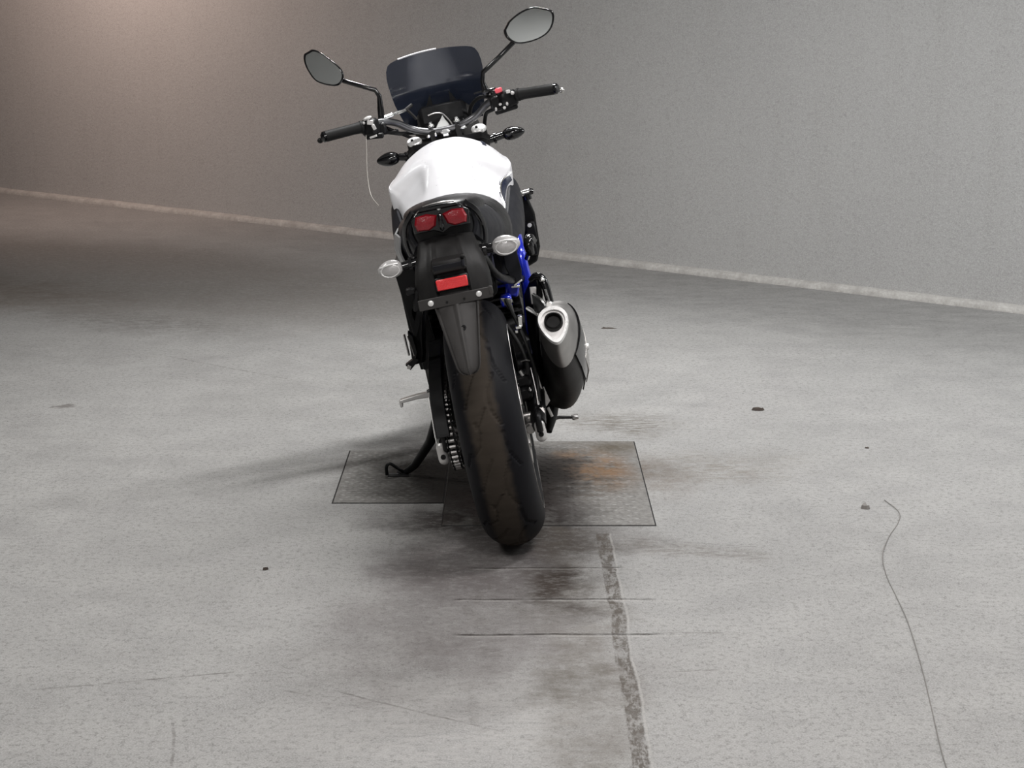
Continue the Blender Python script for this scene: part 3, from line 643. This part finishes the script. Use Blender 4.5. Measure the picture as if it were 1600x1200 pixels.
for x in (-.057, .055):
    b = MB(); b.lathe([(0, 0), (0, .0068), (-.003, .0064), (-.004, .004), (-.004, 0)], (x, -.3545, .706), (0, 1, 0), 18); b.build('bolt', 'plug', bar, 'white bolt head')
b = MB()
for x in (-.020, .020): b.lathe([(0, 0), (0, .003), (-.0012, .003), (-.0012, 0)], (x, -.3545, .7015), (0, 1, 0), 10)
b.split('plate_hole', 'rubber', bar)
b = MB(); b.box((-.100, -.30, .734), (.022, .02, .016), bev=.003); b.box((-.092, -.30, .71), (.012, .02, .05), (0, .25, 0), bev=.003); b.build('cable_clip', 'black', hold)
pf2 = lambda u: (.0065 if abs(u) > .86 else 0) + (.003 if abs(u) < .12 else 0)
rows = [(.700, -.338, .053, .010), (.670, -.350, .048, .011), (.635, -.366, .042, .012), (.600, -.380, .036, .012), (.572, -.392, .031, .012), (.556, -.398, .028, .011), (.546, -.401, .0235, .010), (.540, -.403, .017, .008), (.5365, -.404, .008, .005)]
mg = curved_plate(rows, .009, 29, pf2).build('mudguard', 'dusty', bike, 'dusty black mudguard tongue', angle=50)
b = MB(); b.lathe([(0, 0), (0, .006), (-.002, .006), (-.002, .003), (0, .0028), (.0, 0)], (.006, -.376, .640), (0, 1, -.3), 14); b.build('rivet', 'gloss', mg)
# ---- rear turn signals
def drop(p):  # pointed outer end
    k = .5*(1+p[0]); return np.array((p[0], p[1]*(1-.32*k**2), p[2]*(1-.32*k**2)))
def signal(name, sg, root, mid, size, mat, stalk, lab, stalkr):
    b = MB(); b.tube([root, mid], [stalkr*1.1, stalkr], 12, flat=1.0); b.lathe([(0, stalkr*1.5), (sg*.008, stalkr*1.45), (sg*.008, 0)], bez(root, mid, .6), (1, 0, 0), 14)
    st = b.build('turn_signal', stalk, bike)
    b = MB(); b.ell((mid[0]+sg*size[0]*.92, mid[1]-.002, mid[2]), size, (0, 0, 0) if sg > 0 else (0, 0, PI), 22, 14, drop); ob = b.build('signal_lens', mat, st, lab, angle=60)
    b = MB(); rr = [(mid[0]+sg*size[0]*(.92+u), mid[1]-.002-size[1]*.86*math.sqrt(max(0, 1-u*u*.8)), mid[2]+size[2]*(.55-.25*abs(u)*(1 if u > 0 else .3))) for u in np.linspace(-.7, .75, 9)]
    b.tube(rr, .0018, 6)
    q = [(mid[0]+sg*size[0]*(.92+.72*math.cos(a)), mid[1]-.002-size[1]*(.62+.16*abs(math.sin(a))), mid[2]-size[2]*.1+size[2]*.62*math.sin(a)) for a in np.linspace(0, 2*PI, 17)]
    if mat == 'clear': b.tube(q, .0014, 6)
    b.build('lens_ridge', 'ring' if mat == 'clear' else mat, ob)
    return st
signal('r', -1, (-.050, -.235, .790), (-.112, -.245, .786), (.030, .020, .023), 'clear', 'gloss', 'frosted clear lens', .0105)
signal('r', 1, (.045, -.235, .790), (.105, -.245, .787), (.034, .022, .026), 'clear', 'gloss', 'frosted clear lens', .0115)
signal('f', -1, (-.095, 1.14, .900), (-.158, 1.150, .912), (.037, .022, .0235), 'gloss', 'gloss', None, .0115)
signal('f', 1, (.095, 1.14, .905), (.167, 1.150, .914), (.036, .022, .0225), 'gloss', 'gloss', None, .0120)
# ---- silencer
AX = np.array((-.02, .857, -.515)); AX /= np.linalg.norm(AX); UP = np.array((0, .515, .857)); SD = np.array((1, 0, 0))
def egg(c, hw, hh, k, skew=0, n=36):
    out = []
    for j in range(n):
        a = 2*PI*j/n; s_, c_ = math.sin(a), math.cos(a); out.append(np.array(c)+SD*(hw*c_*(1+k*s_)+skew*s_)+UP*hh*s_)
    return out
CS = [((.216, .005, .502), .047, .086, .20, .006), ((.217, .06, .462), .053, .094, .10, .004), ((.216, .14, .412), .055, .097, .05, 0), ((.208, .22, .362), .051, .094, .05, 0), ((.196, .29, .320), .045, .082, .04, 0), ((.176, .345, .292), .034, .058, 0, 0), ((.160, .375, .278), .024, .030, 0, 0)]
def cinterp(sec, k=5):
    A = catmull([tuple(s[0])+tuple(s[1:]) for s in sec], k); return [egg(a[:3], a[3], a[4], a[5], a[6]) for a in A]
b = MB(); b.loft(cinterp(CS)); muf = b.build('silencer', 'muffler', bike, 'dark matt silencer', angle=60)
b = MB(); cap = [((.2085, -.108, .550), .0355, .049, .34, 0), ((.210, -.08, .540), .038, .058, .32, .002), ((.213, -.04, .522), .041, .073, .28, .005), ((.216, -.002, .505), .048, .0875, .20, .006), ((.216, .006, .501), .0478, .087, .20, .006)]
b.loft(cinterp(cap, 4), (False, False)); b.build('silencer_cap', 'steel', muf, 'brushed steel end cap', angle=60)
b = MB(); e0 = ((.2080, -.116, .554)); r1 = egg(e0, .0345, .0470, .34); r2 = egg(e0, .0280, .0385, .34); back = egg(np.array(e0)+AX*.012, .0365, .0495, .34)
b.loft([back, r1, r2, egg(np.array(e0)+AX*.020, .0275, .038, .34)], (False, False)); b.build('outlet_ring', 'ring', muf, 'polished outlet ring', angle=30)
b = MB(); b.loft([egg(np.array(e0)+AX*.010, .0282, .039, .34), egg(np.array(e0)+AX*.012, .004, .006, 0)]); b.build('outlet_plate', 'alu', muf, 'grey outlet face')
b = MB(); cc = np.array((.2085, -.112, .5605)); b.lathe([(.008, .0), (.008, .0170), (-.006, .0175), (-.009, .0195), (-.005, .0228), (.014, .0230)], cc, AX, 28); b.build('tail_pipe', 'rubber', muf, 'sooty black outlet pipe')
b = MB(); sh = []
for (c, hw, hh, k_, sk) in CS[0:5]:
    ring = egg(np.array(c), hw+.007, hh+.004, k_, sk, 60); inner = egg(np.array(c), hw+.003, hh, k_, sk, 60); idx = list(range(-7, 11)); sh.append([ring[i] for i in idx]+[inner[i] for i in idx[::-1]])
b.loft(sh[:4]); hs = b.build('heat_shield', 'gloss', muf, 'black heat shield')
b = MB(); sh2 = []
for (c, hw, hh, k_, sk) in CS[0:4]:
    ring = egg(np.array(c)+AX*.02, hw+.0095, hh+.004, k_, sk, 60); inner = egg(np.array(c)+AX*.02, hw+.0075, hh+.002, k_, sk, 60); idx = list(range(-4, 5)); sh2.append([ring[i] for i in idx]+[inner[i] for i in idx[::-1]])
b.loft(sh2[1:]); b.build('shield_trim', 'silver', hs, 'bright trim edge')
b = MB(); b.lathe([(0, 0), (0, .009), (.006, .008), (.007, 0)], (.2775, .085, .440), (1, 0, 0), 16); b.build('shield_bolt', 'plug', hs, 'bright bolt')
b = MB(); b.tube([(.160, .37, .280), (.130, .42, .250), (.06, .48, .22), (0, .60, .20), (0, .85, .24), (.03, .98, .36), (.03, .95, .46)], .024, 16, smooth=4); b.tube([(.165, .36, .262), (.150, .33, .215), (.135, .30, .185)], [.020, .016, .010], 10); b.build('exhaust_pipe', 'dark_metal', bike)
b = MB(); b.prism([(.170, .10, .60), (.186, .10, .585), (.196, .06, .575), (.200, .03, .57), (.186, .03, .56), (.168, .08, .555)], (.006, .01, 0)); b.box((.205, -.045, .590), (.016, .012, .018), (0, .3, 0)); b.tube([(.150, .10, .565), (.176, .06, .548), (.180, .02, .52)], .006, 8); b.split('silencer_hanger', 'bright', bike, 'bright hanger bracket')
# ---- right footrest bracket, brake parts
b = MB(); b.prism([(.150, .22, .58), (.178, .16, .632), (.192, .14, .625), (.188, .13, .585), (.176, .12, .560), (.165, .12, .515), (.155, .16, .44), (.150, .30, .34), (.14, .36, .33), (.14, .30, .46)], (.010, .012, 0)); br = b.build('footrest_bracket', 'black', bike, bevel=.002)
b = MB(); b.box((.174, .135, .588), (.022, .006, .045), (0, .1, 0), bev=.002); b.box((.178, .118, .572), (.010, .008, .010)); b.build('bracket_plate', 'alu', br, 'pale bracket plate')
b = MB(); b.tube([(.170, .15, .624), (.186, .145, .634), (.200, .14, .628), (.206, .135, .605), (.209, .13, .558)], [.007, .010, .010, .011, .010], 12, smooth=4); pg = b.build('passenger_footrest', 'gloss', br, 'black folded footrest')
b = MB(); b.tube([(.2035, .124, .60), (.2065, .118, .562)], .0038, 8); b.ell((.200, .126, .625), (.008, .006, .006)); b.split('footrest_edge', 'bright', pg, 'bright edge')
b = MB(); b.tube([(.186, .17, .69), (.184, .16, .715), (.190, .18, .728), (.200, .2, .715)], [.010, .013, .013, .008], 12, smooth=3); b.ell((.188, .165, .718), (.012, .012, .018), (0, .3, 0)); b.tube([(.190, .18, .71), (.172, .30, .66)], .007, 8); b.build('grab_hook', 'gloss', bike, 'glossy black hook')
b = MB(); b.prism([(.088, .12, .600), (.112, .10, .598), (.116, .09, .545)], (.0, .012, 0)); b.box((.120, .08, .530), (.006, .006, .03), (0, -.2, 0)); b.build('frame_gusset', 'alu', bike, 'pale grey gusset')
b = MB(); b.box((.126, .06, .545), (.012, .02, .028), (0, .1, 0)); b.box((.119, .05, .532), (.016, .014, .008)); b.box((.112, .05, .522), (.008, .01, .008)); b.build('brake_switch', 'bright', bike, 'bright small bracket')
b = MB(); b.tube([(.065, .05, .590), (.082, .06, .560), (.100, .05, .520), (.116, .03, .480), (.122, .02, .440), (.116, .02, .415)], .0058, 10, smooth=4); b.tube([(.10, .10, .60), (.118, .06, .54), (.132, .04, .47), (.138, .04, .40), (.133, .02, .34)], .005, 8, smooth=4); bh = b.build('brake_hose', 'rubber', bike)
b = MB(); b.tube([(.108, .012, .452), (.119, .005, .455), (.130, .012, .450)], .0018, 6); b.build('cable_tie', 'steel', bh)
b = MB(); b.box((.093, .055, .398), (.060, .075, .030), (0, -.1, 0), bev=.006); b.box((.098, .055, .365), (.044, .08, .04), bev=.01); cal = b.build('brake_caliper', 'black', bike)
b = MB(); b.box((.078, .0135, .3965), (.026, .002, .0035), (0, -.1, 0), bev=.0005); b.build('caliper_marking', 'bright', cal, 'pale marking')
b = MB(); b.tube([(.101, .02, .428), (.106, .02, .414)], .0055, 10); b.ell((.080, .01, .383), (.006, .006, .004)); b.ell((.116, .01, .378), (.004, .005, .007)); b.split('caliper_bolt', 'bright', cal, 'bright banjo bolt')
b = MB(); b.prism([(.072, .01, .372), (.084, .01, .372), (.083, .01, .355), (.086, .01, .345), (.083, .01, .330), (.076, .01, .333), (.077, .01, .350)], (0, .012, 0)); b.box((.082, .005, .322), (.010, .012, .012)); b.box((.084, .005, .306), (.010, .010, .008)); b.split('caliper_bracket', 'bright', bike, 'bright caliper bracket')
b = MB(); b.tube([(.128, .06, .42), (.130, .03, .36), (.127, .0, .31)], [.0035, .004, .005], 10); b.build('brake_rod', 'steel', bike, 'grey rod')
b = MB(); b.tube([(.134, .06, .455), (.140, .10, .375), (.146, .16, .300)], .0035, 8); b.prism([(.134, .15, .342), (.150, .15, .345), (.158, .15, .305), (.146, .15, .292), (.138, .15, .305)], (0, .006, 0)); b.tube([(.149, .15, .288), (.155, .15, .262)], .004, 8); b.build('heel_guard', 'alu', bike, 'pale heel guard')
b = MB(); b.tube([(.140, .42, .24), (.150, .52, .165), (.168, .56, .152), (.205, .565, .143)], [.006, .0055, .005, .004], 8, smooth=3); bp = b.build('brake_pedal', 'dark_metal', bike)
b = MB(); b.box((.213, .565, .143), (.020, .026, .012), bev=.003); b.build('pedal_pad', 'steel', bp)
b = MB(); b.tube([(.158, .40, .33), (.19, .40, .335), (.25, .40, .33)], [.010, .010, .009], 10); b.build('rider_footrest', 'black', bike)
# ---- left side: footrests, stand
b = MB(); b.prism([(-.124, .20, .62), (-.108, .16, .61), (-.118, .14, .585), (-.128, .14, .54), (-.134, .14, .50), (-.142, .15, .472), (-.168, .15, .470), (-.162, .15, .495), (-.152, .15, .52), (-.146, .15, .56), (-.140, .17, .61)], (.010, .012, 0)); bl = b.build('footrest_bracket', 'black', bike, bevel=.002)
b = MB(); b.prism([(-.164, .14, .562), (-.154, .14, .550), (-.151, .14, .505), (-.158, .14, .488), (-.168, .14, .492)], (0, .03, 0)); b.prism([(-.188, .14, .478), (-.160, .14, .492), (-.150, .14, .484), (-.178, .14, .462)], (0, .026, 0)); pl = b.build('passenger_footrest', 'black', bl, bevel=.001)
b = MB(); b.tube([(-.174, .125, .558), (-.173, .125, .502)], .0030, 8, flat=2); b.tube([(-.166, .125, .552), (-.160, .125, .498)], .0016, 6); b.box((-.179, .122, .472), (.010, .004, .010), (0, .5, 0)); b.split('footrest_edge', 'steel', pl, 'bright metal strips')
b = MB(); b.tube([(-.142, .40, .335), (-.160, .40, .334), (-.170, .40, .3335)], [.012, .011, .009], 10); b.build('footrest_joint', 'dark_metal', bike)
b = MB(); b.prism([(-.150, .40, .337), (-.200, .40, .336), (-.246, .40, .331), (-.251, .40, .328), (-.250, .40, .311), (-.243, .40, .310), (-.242, .40, .322), (-.20, .40, .324), (-.150, .40, .322)], (0, .024, 0)); b.build('rider_footrest', 'alu', bike, 'grey metal footrest', bevel=.002)
b = MB(); b.tube([(-.135, .44, .33), (-.140, .40, .28), (-.143, .30, .24), (-.140, .10, .26)], .006, 8, smooth=3); b.build('shift_rod', 'steel', bike)
b = MB(); b.tube([(-.125, .42, .36), (-.140, .43, .31), (-.150, .455, .265)], .014, 12); b.tube([(-.146, .45, .272), (-.200, .50, .172), (-.262, .565, .098), (-.285, .590, .080)], [.017, .014, .012, .010], 12)
b.tube([(-.285, .59, .080), (-.300, .60, .074), (-.322, .60, .0755)], [.010, .008, .007], 10); st = b.build('side_stand', 'black', bike)
b = MB(); b.tube([(-.300, .60, .0725), (-.318, .585, .095), (-.334, .580, .112), (-.346, .580, .104), (-.350, .585, .080)], .0048, 8, smooth=3); b.tube([(-.345, .59, .0775), (-.315, .59, .0720), (-.290, .60, .068)], .0045, 8); b.build('stand_hook', 'black', st)
b = MB(); b.box((-.318, .60, .0695), (.062, .040, .006), (0, -LEAN, 0), bev=.002); b.build('stand_foot', 'dark_metal', st)
b = MB(); b.ell((-.160, .42, .262), (.016, .016, .020)); b.build('stand_pivot', 'alu', st, 'grey pivot')
b = MB(); b.tube([(-.139, .44, .28), (-.139, .39, .34)], .003, 8); b.tube([(-.1405, .05, .40), (-.1405, -.02, .315), (-.137, -.045, .28)], .0022, 8); b.split('stand_spring', 'alu', bike)
# ---- front end
b = MB()
for sg in (-1, 1):
    p0 = np.array((sg*.10, 1.10, .949)); dn = np.array((0, .4226, -.9063)); b.m = 0
    b.tube([p0, p0+dn*.30], .0235, 24); b.tube([p0+dn*.30, p0+dn*.68], .0285, 20); b.tube([p0+dn*.66, (sg*.085, 1.445, .30)], [.028, .020], 12)
fk = b.build('front_fork', 'dark_metal', bike)
for sg in (-1, 1):
    p0 = np.array((sg*.10, 1.10, .949)); upv = np.array((0, -.4226, .9063)); b = MB(); b.lathe([(-.002, .0), (-.002, .0232), (.006, .0232), (.009, .0205), (.009, 0)], p0, upv, 28); fc = b.build('fork_cap', 'ring', fk, 'bright fork cap')
    b = MB(); b.lathe([(0, 0), (0, .0045), (.004, .004), (.004, 0)], p0+upv*.009+np.array((-.006, 0, 0)), upv, 10); b.build('adjuster_screw', 'dark_metal', fc)
b = MB(); b.prism([(-.130, 1.105, .920), (-.105, 1.065, .937), (-.06, 1.06, .939), (.06, 1.06, .939), (.105, 1.065, .937), (.130, 1.105, .920), (.10, 1.14, .905), (.04, 1.13, .909), (-.04, 1.13, .909), (-.10, 1.14, .905)], (0, -.008, .018)); b.box((0, 1.20, .79), (.25, .06, .03), (R(25), 0, 0)); yk = b.build('fork_yoke', 'black', bike, bevel=.003)
b = MB(); b.lathe([(0, 0), (0, .016), (.010, .015), (.010, 0)], (0, 1.078, .957), (0, -.42, .9), 6); b.ell((-.052, 1.052, .963), (.006, .006, .005)); b.ell((.056, 1.062, .968), (.010, .007, .005)); b.ell((-.030, 1.055, .964), (.004, .004, .006)); b.split('yoke_nut', 'bright', yk, 'bright steering nut')
HB = [(-.350, .950, 1.033), (-.235, .985, 1.036), (-.180, 1.020, 1.037), (-.140, 1.065, 1.022), (-.100, 1.095, .992), (-.045, 1.100, .972), (0, 1.100, .969), (.045, 1.100, .972), (.100, 1.095, .992), (.140, 1.065, 1.022), (.180, 1.020, 1.037), (.235, .985, 1.036), (.350, .950, 1.033)]
b = MB(); b.tube(HB, .0108, 14, smooth=5); hb = b.build('handlebar', 'bar', bike, 'satin metal handlebar')
b = MB()
for x in (-.040, .040): b.box((x, 1.10, .955), (.024, .030, .042), (R(-15), 0, 0), bev=.004)
rs = b.split('bar_clamp', 'black', bike)
for x in (-.040, .040):
    b = MB(); b.ell((x, 1.092, .990), (.0095, .010, .007)); b.tube([(x, 1.092, .988), (x, 1.088, 1.000)], [.007, .005], 10); b.build('clamp_bolt', 'bright', rs, 'bright clamp bolt')
for sg in (-1, 1):
    b = MB(); b.tube([(sg*.232, .985, 1.036), (sg*.262, .977, 1.0355), (sg*.345, .951, 1.033)], [.0185, .0165, .0165], 18); b.lathe([(0, .0165), (0, .0195), (sg*.005, .0195), (sg*.005, .0165)], (sg*.236, .984, 1.036), (1, -.3*sg, 0), 18)
    gp = b.build('hand_grip', 'rubber', hb, 'worn black grip')
    b = MB(); b.tube([(sg*.345, .951, 1.033), (sg*.352, .949, 1.0327), (sg*.357, .947, 1.0325)], [.0170, .0165, .010], 16); b.build('bar_end', 'gloss', gp)
    # lever in front of the grip
    b = MB(); b.tube([(sg*.175, 1.040, 1.034), (sg*.215, 1.050, 1.030), (sg*.28, 1.035, 1.024), (sg*.360, .995, 1.022)], [.009, .008, .0065, .0055], 10, smooth=3, flat=1.0); b.ell((sg*.367, .990, 1.022), (.009, .009, .0085)); b.build('clutch_lever' if sg < 0 else 'brake_lever', 'dark_metal' if sg < 0 else 'silver', hb)
# left switches
b = MB(); b.box((-.212, .990, 1.030), (.046, .046, .050), (0, 0, R(-20)), bev=.008); b.box((-.184, 1.02, 1.018), (.032, .035, .036), bev=.006); b.box((-.205, .988, 1.002), (.054, .018, .016), (0, .10, 0), bev=.004); sw1 = b.build('switch_housing', 'black', hb)
b = MB(); b.box((-.208, .964, 1.046), (.018, .008, .014), (0, .3, 0)); b.box((-.200, .963, 1.030), (.010, .008, .016), (0, -.3, 0)); b.box((-.208, .966, 1.003), (.022, .006, .006), (0, -.12, 0)); b.ell((-.214, .970, 1.059), (.014, .010, .006), (0, -.2, 0)); b.ell((-.227, .966, 1.048), (.004, .004, .005)); b.split('switch_button', 'alu', sw1, 'grey button')
b = MB(); b.box((-.162, 1.04, 1.000), (.040, .016, .008), (0, .05, 0)); b.ell((-.142, 1.045, 1.001), (.006, .006, .006)); b.tube([(-.17, 1.05, 1.015), (-.135, 1.10, .985), (-.09, 1.13, .955), (-.03, 1.14, .945)], .005, 8, smooth=3); b.tube([(-.185, 1.02, 1.01), (-.135, 1.10, .985), (-.09, 1.15, .975), (-.02, 1.17, .96)], .0065, 8, smooth=3); b.build('clutch_cable', 'black', bike)
b = MB(); b.tube([(-.172, 1.035, 1.046), (-.145, 1.05, 1.049)], .0075, 10); b.tube([(-.145, 1.05, 1.049), (-.105, 1.09, 1.052)], .0048, 8); b.build('cable_adjuster', 'bright', bike, 'bright cable adjuster')
b = MB(); b.tube([(-.105, 1.09, 1.052), (-.085, 1.11, 1.062)], .006, 8); b.tube([(-.100, 1.09, 1.052), (-.085, 1.09, 1.030), (-.078, 1.09, 1.018)], .004, 8); b.build('key_switch_arm', 'dark_metal', bike)
# right switches
b = MB(); b.box((.205, .992, 1.030), (.050, .050, .050), (0, 0, R(20)), bev=.008); b.box((.168, 1.015, 1.025), (.036, .04, .038), bev=.006); b.box((.195, .990, 1.000), (.070, .022, .014), (0, -.10, 0), bev=.004); sw2 = b.build('switch_housing', 'black', hb)
b = MB(); b.box((.183, .972, 1.061), (.022, .018, .014), (0, -.15, 0), bev=.003); b.build('stop_switch', 'kill', sw2, 'red stop switch')
b = MB(); b.box((.210, .966, 1.052), (.012, .008, .010)); b.ell((.222, .962, 1.046), (.006, .006, .006)); b.ell((.180, .966, 1.020), (.005, .005, .004)); b.ell((.190, .965, 1.008), (.005, .004, .005)); b.ell((.200, .964, 1.018), (.004, .004, .006)); b.ell((.165, .985, 1.005), (.004, .004, .008)); b.split('switch_button', 'alu', sw2, 'grey button')
b = MB(); b.box((.155, 1.03, 1.062), (.046, .022, .012), bev=.004); b.box((.130, 1.035, 1.064), (.044, .006, .005), (0, -.08, 0)); b.box((.168, 1.02, 1.050), (.022, .03, .024), bev=.005); b.build('brake_reservoir', 'gloss', hb)
b = MB(); b.tube([(.185, 1.03, 1.010), (.145, 1.07, 1.000), (.128, 1.13, .985), (.11, 1.17, .93), (.08, 1.2, .88)], .006, 8, smooth=3); b.tube([(.165, 1.02, 1.04), (.125, 1.08, 1.045), (.09, 1.14, 1.02), (.075, 1.17, .97)], .0062, 8, smooth=3); b.build('front_brake_hose', 'rubber', bike)
b = MB(); b.tube([(-.235, .96, .972), (-.2435, .93, .92), (-.2470, .90, .872), (-.243, .87, .840), (-.228, .86, .812)], .0008, 6, smooth=4); b.tube([(-.228, .975, 1.015), (-.235, .96, .972)], .0008, 6); M['strand'] = simple('pale_strand', (.55, .53, .48), .5); b.build('loose_strand', 'strand', bike, 'thin pale strand')
# ---- mirrors
def mirror(sg, base, mids, outline, y):
    b = MB(); b.tube([base, bez(base, mids[0], .55)], [.0105, .0095], 12); b.ell(base, (.013, .013, .012)); b.tube([bez(base, mids[0], .5)]+mids, [.0092]+[.0072]*(len(mids)-1)+[.0085], 12); ms = b.build('mirror_stem', 'gloss', bike)
    P = [p[:2] for p in catmull([(x, z, 0) for x, z in outline+outline[:3]], 6)][6:-12]; P = [tuple(p) for p in P]; c = np.mean(P, 0); tilt = lambda x, z: y+.10*(z-c[1])-.12*(x-c[0])
    sc = lambda k, dy: [(c[0]+(x-c[0])*k, tilt(x, z)+dy, c[1]+(z-c[1])*k) for x, z in P]
    b = MB(); b.loft([sc(.965, .001), sc(.985, -.002), sc(1.02, -.001), sc(1.04, .004), sc(1.03, .012), sc(.90, .024), sc(.6, .034), sc(.2, .038)]); hs_ = b.build('mirror_housing', 'gloss', ms, angle=50)
    b = MB(); b.loft([sc(.93, -.0004), sc(.93, .003)]); b.build('mirror_glass', 'mirror', hs_, 'mirror glass', flat=True)
mirror(-1, (-.178, 1.035, 1.042), [(-.170, 1.035, 1.112), (-.178, 1.035, 1.132), (-.262, 1.035, 1.176), (-.285, 1.058, 1.190)], [(-.360, 1.277), (-.338, 1.284), (-.314, 1.272), (-.284, 1.240), (-.264, 1.212), (-.262, 1.190), (-.276, 1.172), (-.300, 1.171), (-.342, 1.192), (-.360, 1.225), (-.366, 1.255)], 1.032)
mirror(1, (.145, 1.035, 1.060), [(.141, 1.035, 1.092), (.148, 1.035, 1.118), (.200, 1.035, 1.150), (.246, 1.040, 1.180), (.270, 1.060, 1.196)], [(.236, 1.226), (.252, 1.246), (.290, 1.266), (.330, 1.274), (.362, 1.264), (.385, 1.250), (.382, 1.222), (.365, 1.198), (.338, 1.184), (.300, 1.178), (.262, 1.182), (.240, 1.202)], 1.032)
# ---- instrument, headlamp, windshield
b = MB(); b.box((0, 1.175, 1.005), (.150, .050, .080), (R(-32), 0, 0), bev=.014); ins = b.build('instrument', 'black', bike)
b = MB(); b.box((0, 1.150, 1.000), (.120, .006, .058), (R(-32), 0, 0), bev=.002); b.build('instrument_glass', 'gloss', ins)
b = MB(); b.prism([(-.030, 1.136, .978), (.016, 1.136, .978), (-.002, 1.158, 1.016)], (0, -.020, -.012)); b.build('instrument_glare', 'glare', ins, 'pale triangular reflection on the display')  # pale piece stands in for light reflected on the display
b = MB(); b.tube([(-.045, 1.142, 1.018), (-.02, 1.146, 1.021), (0, 1.146, 1.014), (.018, 1.134, .990), (.024, 1.128, .974)], .0022, 6, smooth=3); b.build('instrument_rim', 'steel', ins, 'shiny rim')
b = MB(); b.ell((0, 1.27, .935), (.105, .085, .10), (0, 0, 0)); b.box((0, 1.24, 1.00), (.17, .07, .07), bev=.02); b.build('headlamp_shell', 'dusty', bike)
WS = [(-.118, .975), (-.131, 1.020), (-.146, 1.095), (-.1475, 1.150), (-.143, 1.178), (-.130, 1.193), (-.105, 1.200), (-.060, 1.205), (0, 1.2075), (.060, 1.205), (.105, 1.200), (.130, 1.193), (.143, 1.178), (.1475, 1.150), (.146, 1.095), (.131, 1.020), (.118, .975)]
def wy(x, z): return 1.285-(z-.975)*.30-1.9*x*x
cl = [(-.118, .975), (-.131, 1.020), (-.1415, 1.060), (-.146, 1.095), (-.1485, 1.125), (-.1480, 1.150), (-.1445, 1.172), (-.136, 1.188), (-.122, 1.1965)]
G = []; nx = 25
zz = [p[1] for p in cl]; hwz = [-p[0] for p in cl]; zs_ = list(np.linspace(.975, 1.150, 9))+[1.160, 1.170, 1.179, 1.187, 1.1935, 1.198]
for z in zs_:
    hw = np.interp(z, zz, hwz) if z <= 1.1965 else .112; row = []
    for j in range(nx):
        u = -1+2*j/(nx-1); x = hw*u; zc = z + (.0095*(1-u*u) if z > 1.1 else 0)*((z-1.1)/.098 if z > 1.1 else 0); row.append((x, wy(x, zc), zc))
    G.append(row)
b = MB(); b.loft([r+[(p[0], p[1]+.004, p[2]) for p in r[::-1]] for r in G]); ws = b.build('windshield', 'smoke', bike, 'dark smoked windshield', angle=50)
b = MB(); top = [G[-1][j] for j in range(1, 15)]; b.tube([(p[0], p[1]+.001, p[2]+.0005) for p in top], .0026, 6); M['edge'] = simple('screen_glint', (.75, .75, .77), .3); b.build('windshield_glint', 'edge', ws, 'bright reflection on the top edge')  # pale bead paints the reflection along the left of the top edge
b = MB()
for sg in (-1, 1):
    b.prism([(sg*.030, 1.235, 1.075), (sg*.038, 1.235, 1.062), (sg*.046, 1.235, 1.045), (sg*.075, 1.235, 1.012), (sg*.06, 1.235, .985), (sg*.020, 1.235, .99), (sg*.026, 1.235, 1.025)], (0, .01, 0)); b.box((sg*.04, 1.245, 1.00), (.022, .04, .07), bev=.004)
b.box((0, 1.215, 1.035), (.13, .012, .012)); b.build('windshield_bracket', 'black', bike)
b = MB(); b.ell((.012, 1.206, 1.037), (.007, .006, .004)); b.ell((.028, 1.206, 1.036), (.006, .005, .004)); b.ell((-.004, 1.206, 1.037), (.005, .005, .003)); b.split('bracket_screw', 'bright', bpy.data.objects['windshield_bracket'], 'bright screw')
# front mudguard
b = MB(); G = []
for i in range(17):
    a = R(55-120*i/16); row = []
    for j in range(9): f = R(-75+150*j/8); row.append((.072*math.sin(f), 1.445+(.318-.03*(1-math.cos(f)))*math.sin(a), .30+(.318-.03*(1-math.cos(f)))*math.cos(a)))
    G.append(row)
b.loft([r+[(p[0]*.95, 1.445+(p[1]-1.445)*.985, .30+(p[2]-.30)*.985) for p in r[::-1]] for r in G]); b.build('front_mudguard', 'black', bike)
